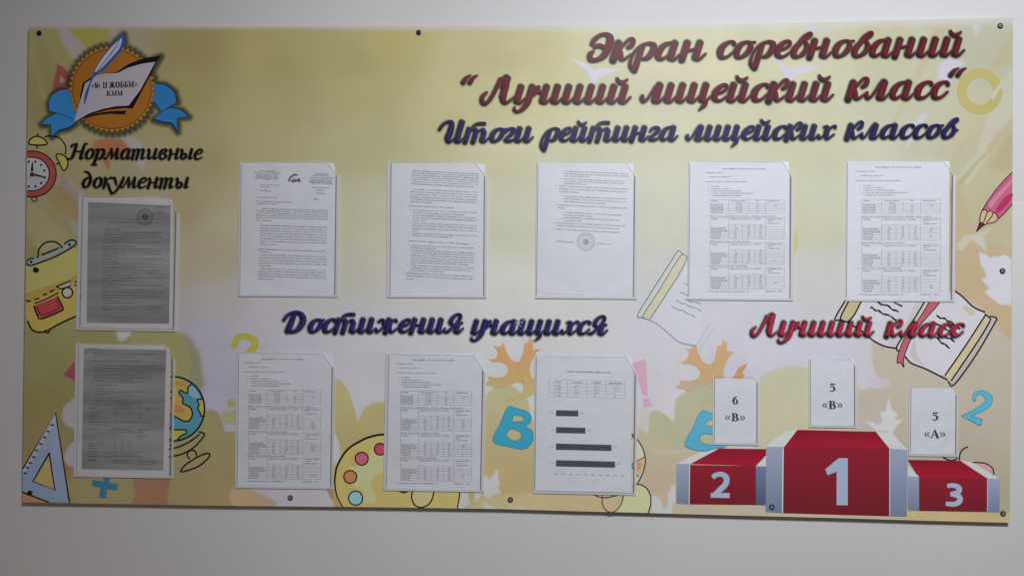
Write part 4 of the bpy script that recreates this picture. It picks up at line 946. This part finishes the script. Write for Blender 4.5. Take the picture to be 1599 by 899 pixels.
# ------------------------------------------------------------------ pockets
RIM = material('milky_pocket_edge', (.68, .68, .72), .3, .5, coat=.3)
def clear(name, tint, fac, rough):
    m = bpy.data.materials.new(name); m.use_nodes = True; nt = m.node_tree
    for n_ in list(nt.nodes): nt.nodes.remove(n_)
    out_ = nt.nodes.new('ShaderNodeOutputMaterial'); tr = nt.nodes.new('ShaderNodeBsdfTransparent'); tr.inputs[0].default_value = (*tint, 1)
    gl = nt.nodes.new('ShaderNodeBsdfGlossy'); gl.inputs['Roughness'].default_value = rough; gl.inputs['Color'].default_value = (.9, .9, .9, 1)
    tc = nt.nodes.new('ShaderNodeTexCoord'); no = nt.nodes.new('ShaderNodeTexNoise'); no.inputs['Scale'].default_value = 14; bp = nt.nodes.new('ShaderNodeBump'); bp.inputs['Distance'].default_value = .0012
    nt.links.new(tc.outputs['Object'], no.inputs['Vector']); nt.links.new(no.outputs['Fac'], bp.inputs['Height']); nt.links.new(bp.outputs['Normal'], gl.inputs['Normal'])
    df = nt.nodes.new('ShaderNodeBsdfDiffuse'); df.inputs[0].default_value = (.8, .8, .83, 1)
    m1 = nt.nodes.new('ShaderNodeMixShader'); m1.inputs[0].default_value = fac
    nt.links.new(tr.outputs[0], m1.inputs[1]); nt.links.new(df.outputs[0], m1.inputs[2])
    m2 = nt.nodes.new('ShaderNodeMixShader'); m2.inputs[0].default_value = .022; nt.links.new(m1.outputs[0], m2.inputs[1]); nt.links.new(gl.outputs[0], m2.inputs[2])
    nt.links.new(m2.outputs[0], out_.inputs[0]); return m
CLEAR = clear('clear_pocket_plastic', (.992, .992, .992), .018, .25)
EDGE_SHADE = material('pocket_edge_shade', (.22, .22, .24), .5, .3)  # dark strips stand in for shade and refraction inside the pocket edges
LIPM = clear('pocket_film_edge', (.97, .97, .97), .30, .25)
def lerp(a_, b_, t_): return (a_[0]+(b_[0]-a_[0])*t_, a_[1]+(b_[1]-a_[1])*t_)
def pocket(TL, BL, BR, ytr, rim, cut, rimL=4.0, rimB=3.2):
    """clear sheet glued along left, bottom and right; its upper right corner cut away"""
    TR = (BR[0]+(TL[0]-BL[0]), TL[1]+(BR[1]-BL[1]))
    TR = (TR[0]+.2, TR[1])
    u = lambda a_, b_: lerp(TL, TR, a_) if b_ == 0 else None
    Wp = TR[0]-TL[0]
    def at(s_, t_):   # s from left 0..1, t from top 0..1
        a_ = lerp(TL, TR, s_); b_ = lerp(BL, BR, s_); return lerp(a_, b_, t_)
    H = BL[1]-TL[1]; tc_ = (ytr-TL[1])/H; rs = rim/Wp; ls = rimL/Wp; bs = rimB/H
    cs = cut/Wp
    root = slab('plastic_pocket', [at(0, 0), at(0, 1), at(ls, 1-bs), at(ls, 0)], 0.0, .0026, RIM); onboard(root)
    root.name = 'plastic_pocket'
    def sub(o): o.parent = root; return o
    for nm, poly_, h0, h1, mt in (
        ('bottom_edge', [at(0, 1), at(1, 1), at(1-rs, 1-bs), at(ls, 1-bs)], 0, .0026, RIM),
        ('side_edge', [at(1-rs, tc_*.97), at(1-rs, 1-bs), at(1, 1), at(1, tc_*1.06)], 0, .0026, RIM),
        ('edge_shade', [at(1-rs-1.5/Wp, tc_*1.02), at(1-rs-1.5/Wp, 1-bs*1.2), at(1-rs-.2/Wp, 1-bs*1.2), at(1-rs-.2/Wp, tc_)], .0010, .0024, EDGE_SHADE),
        ('edge_shade', [at(ls+.1/Wp, .02), at(ls+.1/Wp, 1-bs*1.6), at(ls+.8/Wp, 1-bs*1.6), at(ls+.8/Wp, .02)], .0018, .00205, EDGE_SHADE),
        ('front_sheet', [at(ls*.8, .003), at(ls*.8, 1-bs*.8), at(1-rs*.8, 1-bs*.8), at(1-rs*.8, tc_), at(1-cs, .003)], .0027, .0029, CLEAR),
        ('lip', [at(ls*.8, 0), at(ls*.8, .0045), at(1-cs, .0045), at(1-rs*.8, tc_+.004), at(1-rs*.5, tc_), at(1-cs+.006, 0)], .00295, .0032, LIPM)):
        sub(slab(nm, poly_, h0, h1, mt))
    return at

# glyphs of the built-in face, triangulated once each
GL = {}
def glyph(ch):
    if ch in GL: return GL[ch]
    if ch == ' ': GL[ch] = (.5, None, None); return GL[ch]
    c_ = bpy.data.curves.new('t', 'FONT'); c_.body = ch; c_.resolution_u = 1; c_.fill_mode = 'FRONT'; c_.offset = .02
    o = bpy.data.objects.new('t', c_); COL.objects.link(o)
    dg = bpy.context.evaluated_depsgraph_get(); m = o.evaluated_get(dg).to_mesh()
    v_ = [(q_.co.x, q_.co.y) for q_ in m.vertices]; f_ = [tuple(q_.vertices) for q_ in m.polygons]
    o.evaluated_get(dg).to_mesh_clear(); bpy.data.objects.remove(o); bpy.data.curves.remove(c_)
    mx_ = max([q_[0] for q_ in v_] or [.4])
    GL[ch] = (mx_+.09, v_, f_); return GL[ch]
def text_line(k, txt, pa, pb, size, col_, fit=True):
    """type along pa->pb (photo px); size = cap height in px; fit stretches to the end point"""
    adv = sum(glyph(c_)[0] for c_ in txt) or 1
    L = math.hypot(pb[0]-pa[0], pb[1]-pa[1]); ux, uy = (pb[0]-pa[0])/L, (pb[1]-pa[1])/L
    sx = L/adv if fit else size/.7*.9; sy = size/.7; x = 0; h = k._h()
    tone = 1.0
    for c_ in txt:
        a_, v_, f_ = glyph(c_)
        if c_ == ' ': tone = random.choice((.55, .8, 1.0, 1.5, 2.2))
        if v_:
            b = len(k.v)
            for (gx_, gy_) in v_:
                X = (x+gx_)*sx; Y = -gy_*sy
                k.v.append(P(pa[0]+ux*X-uy*Y, pa[1]+uy*X+ux*Y, h)); k.c.append((*[min(.5, q_*tone) for q_ in col_], 1))
            for f in f_: k.f.append(tuple(b+i for i in f))
        x += a_
PAPER = material('copier_paper', (.82, .835, .90), .7, .15, bump=[(5, .012), (24, .0016)], vary=(12, .025))
PAPER_OLD = material('dull_copier_paper', (.76, .74, .74), .7, .15, bump=[(5, .012), (24, .0016)], vary=(12, .03))
def copygrey():
    m = bpy.data.materials.new('grey_photocopy_ground'); m.use_nodes = True; nt = m.node_tree; b = nt.nodes['Principled BSDF']
    tc = nt.nodes.new('ShaderNodeTexCoord'); mp = nt.nodes.new('ShaderNodeMapping'); mp.inputs['Scale'].default_value = (1.5, 1, 14)
    n = nt.nodes.new('ShaderNodeTexNoise'); n.inputs['Scale'].default_value = 2.2; n.inputs['Detail'].default_value = 4
    cr = nt.nodes.new('ShaderNodeValToRGB'); cr.color_ramp.elements[0].position = .3; cr.color_ramp.elements[0].color = (.24, .235, .245, 1); cr.color_ramp.elements[1].position = .7; cr.color_ramp.elements[1].color = (.47, .46, .475, 1)
    nt.links.new(tc.outputs['Object'], mp.inputs['Vector']); nt.links.new(mp.outputs[0], n.inputs['Vector']); nt.links.new(n.outputs['Fac'], cr.inputs[0]); nt.links.new(cr.outputs[0], b.inputs['Base Color'])
    b.inputs['Roughness'].default_value = .65; return m
GREY = copygrey()
TXT = (.045, .045, .065); TXB = (.008, .008, .02); TXL = (.12, .12, .15); RUL = (.36, .36, .40)
PH = .0020
def sheet(corners, label, mat=PAPER, group='documents in clear pockets'):
    b = P(*lerp(corners[1], corners[2], .5), PH)
    root = slab('document', corners, PH-.0002, PH, mat); 
    # origin at the foot of the sheet
    root.data.transform(Matrix.Translation(-b)); root.location = b
    root['label'] = label; root['category'] = 'document'; root['group'] = group
    return root
def on_sheet(root, o):
    o.parent = root; o.matrix_parent_inverse = Matrix.Translation(-root.location); return o
WORDS = 'организация работы лицейских классов качества образования учащихся в соответствии с положением о системе оценки достижений обучение школьников на основании приказа министерства образования и науки заместителю директора по воспитательной работе провести мониторинг ежемесячно контроль за исполнением данного приказа оставляю за собой классным руководителям обеспечить участие учебного года рейтинга класса итоги четверти'.split()
def filler(n):
    s_ = ''
    while len(s_) < n: s_ += random.choice(WORDS)+' '
    return s_[:n].strip()

# --- order, pages 1-3 : lines given as (x0, y0, x1, y1, bold[, text]) in the zoomed crop's own scale
def page(root, cm, lines, cap):
    k = Ink(PH+3e-5, step=0)
    for ln in lines:
        x0_, y0_, x1_, y1_, bold = ln[:5]; t_ = ln[5] if len(ln) > 5 else filler(max(2, int((x1_-x0_)/cm.s/1.42)))
        pa, pb = cm((x0_, y0_), (x1_, y1_)); c_ = (TXL, TXT, TXB)[bold]
        text_line(k, t_, pa, pb, cap, c_)
    return k
p1 = pocket((374, 252.3), (371.5, 462.6), (527.8, 464), 273.5, 4.6, 21, rimL=2.5)
d1 = sheet([(376.5, 254), (374.2, 461), (523, 462), (524.5, 274), (505, 253.2)] if False else [(376.5, 254.3), (374.2, 460.5), (522.5, 461.5), (524, 276), (522, 255.5), (506, 254)], 'printed order with a small crest and two heading blocks, first sheet of the upper row')
g = C(350, 230, 3.595)
TB = ['КЫРГЫЗ РЕСПУБЛИКАСЫНЫН', 'БИЛИМ БЕРҮҮ ЖАНА ИЛИМ МИНИСТРЛИГИ', 'ЖАЛПЫ БИЛИМ БЕРҮҮЧҮ МЕКТЕП', 'ШААРДЫК БИЛИМ БЕРҮҮ БӨЛҮМҮ', 'ЛИЦЕЙ КЛАССТАРЫ МЕНЕН', '№ 11 ЖОББМ']
L = [(200,137,290,139,2,TB[0]), (168,147,317,150,2,TB[1]), (178,158,305,161,2,TB[2]), (178,167,308,171,2,TB[3]), (172,176,305,181,2,TB[4]), (222,185,256,186,2,TB[5]),
     (512,153,582,155,2,'КЫРГЫЗСКАЯ'), (500,163,590,166,2,'РЕСПУБЛИКА'), (478,175,612,180,2,TB[1]), (482,187,604,192,2,TB[2]), (474,195,606,201,2,TB[3]), (484,204,606,209,2,TB[4]),
     (200,213,310,216,0,'e-mail: школа лицей'), (205,225,260,228,0,'тел. адрес'), (204,246,266,249,2,'БУЙРУК'), (492,228,590,232,0,'общеобразовательная'), (512,243,560,245,1,'лицейские'), (512,260,568,264,2,'ПРИКАЗ'),
     (178,283,294,287,2,'18 сентября 2024 год'), (505,294,534,296,2,'№204'), (178,306,386,312,2,'«Об открытии и организации работы'), (176,317,296,322,2,'в лицейском 5 классе»')]
for i, y in enumerate((347,358,371,383,396,411)):
    L.append((178+(30 if i == 0 else 0), y, 582 if i < 5 else 268, y+(11 if i < 5 else 4), 2 if i in (0, 1, 4, 5) else 1, ))
for i, y in enumerate((441,456,470,485,500,515,530,546)): L.append((200, y, 578 if i < 7 else 302, y+(11 if i < 7 else 4), 1+(i in (0, 5))*1))
L += [(182,573,190,573,2,'2'), (196,574,566,587,2), (196,588,250,590,2)]
for i, y in enumerate((606,621,636,651,666)): L.append((200-(i > 0)*6, y, 574 if i < 4 else 262, y+(11 if i < 4 else 3), 1))
for i, y in enumerate((683,697,711,725,741)): L.append((204-(i > 0)*14, y, 572 if i < 4 else 280, y+(13 if i < 4 else 3), 1+(i == 3)))
k = page(d1, g, L, 1.8)
e = C(360, 240, 7.49)
for l in (((668,320),(690,270),(730,240),(760,232),(800,255),(740,262),(706,290),(690,330)), ((700,330),(720,300),(775,305),(800,280),(825,320),(810,335),(780,325),(740,338))): k.poly(e(*l), (.16, .16, .18))
k.poly(e((725,295),(760,280),(780,300),(745,310)), (.5, .5, .55))
on_sheet(d1, k.build('printed_text', None, None, TONER))

p2 = pocket((604.7, 252.5), (603.5, 464.5), (760, 465.5), 275, 4.2, 20, rimL=5.2)
d2 = sheet([(611.5, 254.5), (609.5, 461.5), (754.5, 462.5), (756.8, 256.5), (738, 255)], 'printed order page filled with paragraphs and bullet lists, second sheet of the upper row')
L = []
for i, y in enumerate((135,147,159,171,183,195,208)): L.append((1058-(i > 0)*8, y, 1428 if i < 6 else 1400, y+18, (1,1,1,0,0,0,1)[i]+1*(i in (0, 1, 2, 6))))
for i, y in enumerate((238,252,266,281,295,308)): L.append((1058-(i > 0)*14, y, 1424 if i < 5 else 1165, y+(18 if i < 5 else 6), (0,0,0,1,2,1)[i]))
L += [(1030,331,1036,331,1,'1'), (1042,332,1290,343,2,'Заместителю директора по УВР провести:')]
for i, y in enumerate((355,370,384,398,412,428,442,457,470,485,498)):
    end = {1: 1350, 4: 1130, 8: 1090, 10: 1285}.get(i, 1418); L.append((1056, y, end, y+16*(end-1056)/360, (0,2,2,2,2,1,2,2,1,1,1)[i]))
L += [(1020,525,1026,525,1,'2'), (1034,527,1380,546,2,'Заместителю директора по УВР проводить')]
for i, y in enumerate((553,566,580,593,607,621,635,648,665,679,693)):
    end = {1: 1190, 7: 1370, 10: 1235}.get(i, 1404); L.append((1046, y, end, y+16*(end-1046)/360, (0,2,2,2,1,1,2,2,1,1,2)[i]))
L += [(1010,706,1016,706,1,'3'), (1022,708,1398,728,2), (1020,722,1396,744,2), (1018,740,1060,742,2)]
k = page(d2, g, L, 1.8)
for x, y in ((1046,352),(1046,382),(1043,425),(1040,483),(1034,548),(1034,577),(1030,663)): k.disc(*g((x, y))[0], .7, TXB, n=8)
on_sheet(d2, k.build('printed_text', None, None, TONER))

p3 = pocket((838.2, 252.3), (835.6, 465.8), (994.5, 467.3), 275, 5, 21, rimL=1.8)
d3 = sheet([(840, 253.8), (837.6, 463.5), (989, 465.5), (988.8, 256.5), (969, 254)], 'printed order page with round stamp halfway down and empty lower half')
g = C(780, 230, 3.329)
L = []
for i, y in enumerate((127,140,152,166,178,191)): L.append((336, y, (672,672,468,650,646,452)[i], y+(14,14,5,14,14,5)[i], (1,1,1,1,1,1)[i]))
L += [(308,204,668,220,2), (308,218,665,235,2), (308,232,412,238,2), (338,258,664,272,1), (338,270,660,288,1), (338,284,548,296,1), (304,302,662,320,2), (304,317,336,319,2),
      (332,340,636,356,1), (332,354,482,362,1), (332,368,622,382,1), (332,382,426,386,1), (296,395,655,412,1), (296,408,622,426,1), (294,427,622,446,2), (296,490,386,497,2,'Директор школы'), (508,502,582,507,1,'подпись А.Б.')]
k = page(d3, g, L, 1.7)
for x, y in ((327,125),(322,165),(327,255),(320,340),(320,368),(297,204),(294,300),(286,392),(282,426)): k.disc(*g((x, y))[0], .6, TXB, n=8)
cx_, cy_ = g((449, 492))[0]; SG = (.33, .33, .38)
k.ring(cx_, cy_, 14, .7, SG, n=36); k.ring(cx_, cy_, 9.2, .5, SG, n=30)
for i in range(26):
    a_ = 2*math.pi*i/26; k.ribbon([(cx_+10.6*math.cos(a_), cy_+10.6*math.sin(a_), .9), (cx_+12.6*math.cos(a_+.05), cy_+12.6*math.sin(a_+.05), .9)], SG, sm=False)
k.disc(cx_, cy_, 6.0, (.55, .55, .6), n=20)
for i in range(14): k.ribbon([(cx_-4+8*random.random(), cy_-4+8*random.random(), .7), (cx_-4+8*random.random(), cy_-3+7*random.random(), .5)], (.36, .36, .41), sm=False)
k.ribbon([(*p, .5) for p in g((200,752),(300,762),(440,768))], (.45, .45, .5))
on_sheet(d3, k.build('printed_text', None, None, TONER))

# --- rating tables
ROW = ['Международный', 'Республиканский', 'Областной', 'Городской', 'Школьный']
def rating(root, at, head, ox, oy, wx, wy, scores, skew=0.0, dim=False):
    """the four-table rating form; (ox, oy) px of its text block, wx, wy px size"""
    k = Ink(PH+3e-5, step=0)
    T = lambda u, v: (ox+u*wx, oy+v*wy+u*wx*skew)
    def tx(t_, u0, v, u1, c_=TXT, cap=1.75): text_line(k, t_, T(u0, v), T(u1, v), cap, c_)
    tx(head, .245, .0, .83, TXB, 2.0)
    tx('Успеваемость класса:', .0, .033, .25, TXB); tx('1. Количество учащихся 27', .04, .070, .36, TXT); tx('Количество учащихся, которые закончили четверть:', .0, .112, .58, TXT)
    for i, (t_, e_) in enumerate((('На отлично 5', .21), ('На хорошо и отлично 14', .36), ('С одной удовлетворительной оценкой 6', .50), ('С более чем одной удовлетворительной оценкой 8', .66), ('С неудовлетворительными оценками 0', .50))):
        v = .152+i*.0205; tx(t_, .085, v, e_, TXT); k.disc(*T(.05, v-.006), .55, TXT, n=8)
    line = lambda ua, va, ub, vb: k.ribbon([(*T(ua, va), .5), (*T(ub, vb), .5)], RUL, sm=False, cap=False)
    rows = (.265, .303, .324, .343, .362, .385)
    for v in rows: line(.07, v, 1.08, v)
    for u in (.07, .325, .60, .825, 1.08): line(u, rows[0], u, rows[-1])
    tx('Уровень', .085, .282, .18); tx('Качество знаний по', .36, .282, .57); tx('Балл', .69, .282, .74); tx('Набранный балл', .85, .282, 1.02); tx('классу', .42, .298, .50)
    for i, t_ in enumerate(('Оптимальный', 'Допустимый', 'Критический', 'Недопустимый')):
        v = (.319, .339, .358, .379)[i]; tx(t_, .085, v, .245, TXB); tx(('61-100%', '51-60%', '31-50%', '0-30%')[i], .42, v, .51, TXT); tx(('100', '70', '50', '30')[i], .70, v, .735, TXT)
    tx('100', .945, .319, .985, TXB)
    for n_, (vt, ttl, tl) in enumerate(((.414, 'Призовые места в интеллектуальных конкурсах, олимпиадах, научных проектах', .97), (.635, 'Призовые места в других творческих конкурсах', .62), (.850, 'Призовые места в спортивных соревнованиях', .58))):
        tx('%d.' % (n_+1), .02, vt, .04); tx(ttl, .06, vt, tl, TXB)
        va, vb, vc, rh = vt+.009, vt+.070, vt+.091, .0208
        line(.07, va, 1.08, va); line(.325, vb, .825, vb)
        for i in range(6): line(.07, vc+rh*i, 1.08, vc+rh*i)
        for u, v in ((.07, va), (.325, va), (.825, va), (1.08, va), (.51, vb), (.68, vb)): line(u, v, u, vc+rh*5)
        tx('Уровень', .085, vt+.025, .18); tx('Призовые места /баллы за 1 человека', .35, vt+.025, .76, TXT); tx('Набранные баллы', .85, vt+.025, 1.05); tx('/место/', .85, vt+.043, .93); tx('(ученик)/баллы', .85, vt+.062, 1.03)
        for j, t_ in enumerate(('I', 'II', 'III')): tx(t_, (.41, .59, .75)[j], vb+.017, (.422, .61, .775)[j])
        for i in range(5):
            v = vc+.016+rh*i; tx(ROW[i], .085, v, .085+.0145*len(ROW[i]), TXB)
            for j in range(3):
                s_ = (('100','90','80'),('80','70','60'),('50','45','40'),('30','25','20'),('10','5','3,5'))[i][j]; tx(s_, (.40, .58, .74)[j], v, (.40, .58, .74)[j]+.018*len(s_), TXT)
        for (tn, i, s_) in scores:
            if tn == n_: tx(s_, .94, vc+.016+rh*i, .94+.019*len(s_), TXB)
    tx('4. Организация общешкольного мероприятия – 40', .02, 1.072, .60, TXT); tx('Общий балл – 246,8', .82, 1.072, 1.05, TXB, 2.0)
    on_sheet(root, k.build('printed_text', None, None, TONER))
p4 = pocket((1075.3, 251.2), (1073.6, 468), (1238.6, 469.5), 275.5, 4.5, 19, rimL=1.6)
d4 = sheet([(1077, 252.6), (1075.3, 465.6), (1233, 467.2), (1232, 252.8)], 'rating form of four ruled tables, directly right of the stamped order page')
rating(d4, p4, 'Карта рейтинга 5 «Б» класса за итоги IV четверти', 1100.8, 264.6, 114.6, 178.3, [(1, 3, '5'), (2, 2, '40')])
p5 = pocket((1321.5, 250), (1319.8, 470), (1490.8, 471.4), 273, 4.2, 20, rimL=1.6)
d5 = sheet([(1323.2, 251.4), (1321.6, 467.8), (1481.5, 469.4), (1482.8, 252.2)], 'rating form of four ruled tables in the rightmost pocket beside the pencil print')
rating(d5, p5, 'Карта рейтинга 5 «В» класса за итоги IV четверти', 1337, 262.2, 122, 185, [(0, 0, '100'), (0, 1, '80'), (0, 3, '80'), (2, 2, '40'), (2, 3, '30')])
p8 = pocket((369, 549.8), (366.5, 761.5), (520.5, 763.6), 572, 3.6, 21, rimL=3.5)
d8 = sheet([(373, 550.5), (370.6, 758.8), (516.5, 760.8), (520, 575), (519, 552.5), (500, 551)], 'rating form of four ruled tables between the globe print and the palette print')
rating(d8, p8, 'Карта рейтинга 6 «Г» класса за итоги I четверти', 380.3, 561, 112, 177.5, [(0, 2, '150'), (0, 3, '100'), (0, 4, '150'), (1, 1, '27,8'), (1, 2, '180'), (1, 3, '180'), (2, 3, '27,8')], .010)
p9 = pocket((602.5, 551.8), (598.4, 765.4), (754.5, 768.2), 576, 3.6, 20, rimL=4.6)
d9 = sheet([(607, 552.6), (603, 762.6), (750.5, 765.2), (752.5, 576), (751, 555), (733, 553)], 'rating form of four ruled tables covering the top of the palette print')
rating(d9, p9, 'Карта рейтинга 5 «В» класса за итоги I четверти', 617.6, 562.4, 110.2, 179.2, [(0, 0, '50'), (0, 1, '27'), (0, 2, '21'), (0, 3, '25'), (0, 4, '6'), (1, 0, '150'), (1, 1, '70'), (1, 3, '5'), (1, 4, '3'), (2, 2, '20'), (2, 3, '5')], .010)

# --- bar chart
p10 = pocket((835.4, 554), (832.4, 769.7), (993.4, 773), 582, 3.4, 20, rimL=2.0)
d10 = sheet([(838, 555.6), (835.6, 766.3), (985.6, 769), (987, 559.5), (970, 557)], 'sheet with a small table above a chart of four dark horizontal bars')
g = C(820, 540, 3.746); k = Ink(PH+3e-5, step=2e-6)
text_line(k, 'Лицей кластерлеринин бейне-оценка', *g((242,152),(500,160)), 2.3, TXB)
ux_ = (138, 248, 362, 474, 584)
for i, y in enumerate((196, 217, 237, 256, 275, 295)): k.ribbon([(*p, .45) for p in g((138, y), (584, y+11))], (.34, .34, .38), sm=False, cap=False)
for x in ux_: k.ribbon([(*p, .45) for p in g((x, 196+(x-138)*.025), (x, 295+(x-138)*.025))], (.34, .34, .38), sm=False, cap=False)
for j, t_ in enumerate(('Класс', '2 четверть', '3 четверть', 'Динамика')): text_line(k, t_, *g(((172, 272, 386, 490)[j], 212+j*3), ((216, 338, 448, 570)[j], 213+j*3)), 2.2, TXB)
for i, r_ in enumerate((('5 «А»', '66,7', '74,1', '+7,4'), ('5 «В»', '72', '74,1', '+2,1'), ('6 «А»', '75,4', '75,4', '0'), ('6 «В»', '77', '80', '+3'))):
    for j, t_ in enumerate(r_): text_line(k, t_, *g(((172, 288, 402, 516)[j], 233+i*19+j*3), ((214, 288+len(t_)*8, 402+len(t_)*8, 516+len(t_)*8)[j], 234+i*19+j*3)), 1.9, TXB if j == 0 else TXT)
for y0_, y1_, xr_, v_ in ((374, 409, 311, '70%'), (473, 508, 353, '72%'), (569, 606, 505, '79%'), (666, 703, 526, '80%')):
    f_ = lambda x: (x-181)*.026
    k.poly(g((181, y0_), (xr_, y0_+f_(xr_)), (xr_, y1_+f_(xr_)-1), (180, y1_)), (.075, .073, .085))
    text_line(k, v_, *g((xr_+10, (y0_+y1_)/2+5), (xr_+32, (y0_+y1_)/2+6)), 1.6, TXT); text_line(k, '5 «А»', *g((142, (y0_+y1_)/2+2), (166, (y0_+y1_)/2+3)), 1.6, TXT)
for i in range(10): text_line(k, '%d%%' % (64+2*i), *g((168+i*43.5, 750+i*1.2), (190+i*43.5, 750.5+i*1.2)), 1.6, TXT)
k.ribbon([(*p, .7) for p in g((65, 845), (400, 852), (630, 858))], (.35, .35, .4), sm=False)
on_sheet(d10, k.build('printed_chart', None, None, TONER))

# --- two dull grey photocopies on the left
p6 = pocket((122.8, 304.8), (118.2, 515), (275.4, 517.8), 331, 4.0, 20, rimL=5.5)
d6 = sheet([(129.5, 307.6), (125.6, 511.5), (269.3, 514), (271, 330), (269, 314), (262, 309.6), (245, 308.6)], 'dark grey photocopy with round stamp, upper of the two left pockets', PAPER_OLD)
g = C(110, 300, 3.91)
c_ = slab('grey_copy', g((108,60),(99,797),(602,803),(612,82)), PH+.00002, PH+.00005, GREY); on_sheet(d6, c_)
L = [(520,90,580,92,2), (505,122,570,124,1), (508,134,572,136,1), (356,173,408,175,2,'ПОЛОЖЕНИЕ'), (226,187,552,191,2,'о системе оценки качества образования лицейских классов')]
for y, x0_, x1_, b_ in ((232,206,310,2),(248,204,564,2),(263,204,540,2),(278,204,562,2),(293,206,330,1),(308,190,540,1),(333,200,400,2),(350,200,540,1),(365,196,552,2),(380,192,550,2),(394,190,300,1),(409,192,572,1),(424,192,280,1),(438,196,304,1),
                      (464,198,396,2),(480,196,552,2),(494,192,540,1),(509,190,412,1),(524,196,580,1),(540,192,400,2),(554,192,268,1),(569,194,572,2),(584,192,344,1),(600,190,534,2),(614,188,566,2),(631,188,548,2),(646,190,540,2),(661,190,258,1),(677,192,390,1),(701,194,548,2),(716,190,566,2)):
    L.append((x0_, y, x1_, y+2, b_))
DK = 1
TS = (TXL, TXT, TXB); TXL, TXT, TXB = (.10, .10, .11), (.075, .075, .085), (.035, .035, .045)
PHs = PH; PH = PH+.00006
k = page(d6, g, L, 1.7)
cx_, cy_ = g((456, 153))[0]
for r_, w__ in ((12.6, .8), (8, .5)): k.ring(cx_, cy_, r_, w__, (.06, .06, .07), n=30)
for i in range(22):
    a_ = 2*math.pi*i/22; k.ribbon([(cx_+9.4*math.cos(a_), cy_+9.4*math.sin(a_), .9), (cx_+11.4*math.cos(a_), cy_+11.4*math.sin(a_), .9)], (.07, .07, .08), sm=False)
k.disc(cx_, cy_, 5.6, (.10, .10, .11), n=18)
on_sheet(d6, k.build('printed_text', None, None, TONER))
PH = PHs
p7 = pocket((118, 535.2), (114.6, 744), (269.6, 746.4), 560, 2.6, 18, rimL=4.5)
d7 = sheet([(122.5, 536.5), (119.2, 740.8), (263, 743.2), (266.5, 556), (264, 545), (256, 538.8)], 'dark grey photocopy with faint tables, lower of the two left pockets beside the globe', PAPER_OLD)
g = C(110, 525, 3.91)
c_ = slab('grey_copy', g((82,74),(68,810),(567,818),(585,82)), PH+.00002, PH+.00005, GREY); on_sheet(d7, c_)
PH = PH+.00006; L = [(104,76,164,78,2)]
for y, x0_, x1_, b_ in ((108,140,524,2),(124,138,412,1),(152,144,422,2),(182,150,538,2),(197,134,560,1),(210,134,240,1),(238,146,556,1),(253,140,494,2),(268,140,382,1),(279,124,440,2),(298,156,284,2),(322,150,288,1),(338,150,440,1),(354,150,236,1),(374,150,304,1),(392,156,370,2),(406,152,440,2),(422,150,362,1),
                      (438,112,164,2),(441,264,380,2),(441,412,440,1),(443,456,536,2),(456,264,298,1),(457,456,486,1),(466,112,192,1),(480,112,190,1),(494,112,186,2),(508,112,170,1),(524,110,494,2),(540,110,224,1),
                      (566,108,164,2),(568,260,354,2),(583,260,388,1),(571,408,476,2),(586,408,450,1),(600,408,450,1),(614,408,466,1),(628,408,440,1),(656,108,206,1),(670,106,150,1),(686,106,160,1),(704,106,150,1),(718,106,164,1),(733,106,426,2),(757,104,158,2),(758,258,350,2),(773,258,382,1),(765,408,526,2),(780,408,514,1)):
    L.append((x0_, y, x1_, y+3*(x1_-x0_)/400, b_))
for i in range(4):
    for x in (272, 420): L.append((x, 466+i*14, x+14, 466+i*14, 1, '50'))
for i in range(6):
    for x in (264, 308, 356): L.append((x, 642+i*14, x+12, 642+i*14, 1, '20'))
k = page(d7, g, L, 1.7)
on_sheet(d7, k.build('printed_text', None, None, TONER)); PH = PHs
TXL, TXT, TXB = TS

# --- the three class cards above the podium
def card(TL, BL, BR, ytr, corners, label, rows, s_):
    pocket(TL, BL, BR, ytr, 3.0, 11, rimL=2.6, rimB=2.8)
    o = sheet(corners, label, PAPER, 'class name cards above the podium'); o['category'] = 'card'; o.name = 'class_card'
    k = Ink(PH+3e-5, cyc=24)
    for t_, x0_, x1_, yb, hgt in rows: paint(k, strokes_of(t_, SRF, x0_, x1_, yb, yb+.3, hgt, hgt, 0, 1.25), (.025, .025, .05))
    on_sheet(o, k.build('lettering', None, None, TONER))
g = C(1100, 570, 6.42)
card((1113, 586), (1112.8, 694), (1185.5, 695.2), 597, [(1115.8, 590.6), (1115.6, 691), (1182, 692), (1182.3, 596), (1178, 592), (1160, 591)], 'white card reading 6 «В» above the left podium step', [('6', 1143.8, 1152.2, 630.5, 12.4), ('«В»', 1132.8, 1163.2, 657, 12.6)], 0)
card((1262.5, 559), (1263, 666.8), (1338.2, 667.9), 570, [(1264.8, 560), (1265.6, 663.6), (1334, 664.6), (1333.6, 562.5)], 'white card reading 5 «В» above the tallest middle podium step', [('5', 1296, 1304.2, 611, 12.4), ('«В»', 1284.4, 1315.2, 637.8, 12.6)], 0)
card((1419.6, 602), (1419, 711.5), (1496, 712.8), 616, [(1422.8, 604.5), (1421.6, 708.3), (1492, 709.4), (1492, 614), (1488, 607), (1480, 605)], 'white card reading 5 «А» above the low right podium step, beside the teal 2', [('5', 1456.4, 1464.8, 655.8, 12.4), ('«А»', 1443.6, 1476, 683, 12.6)], 0)
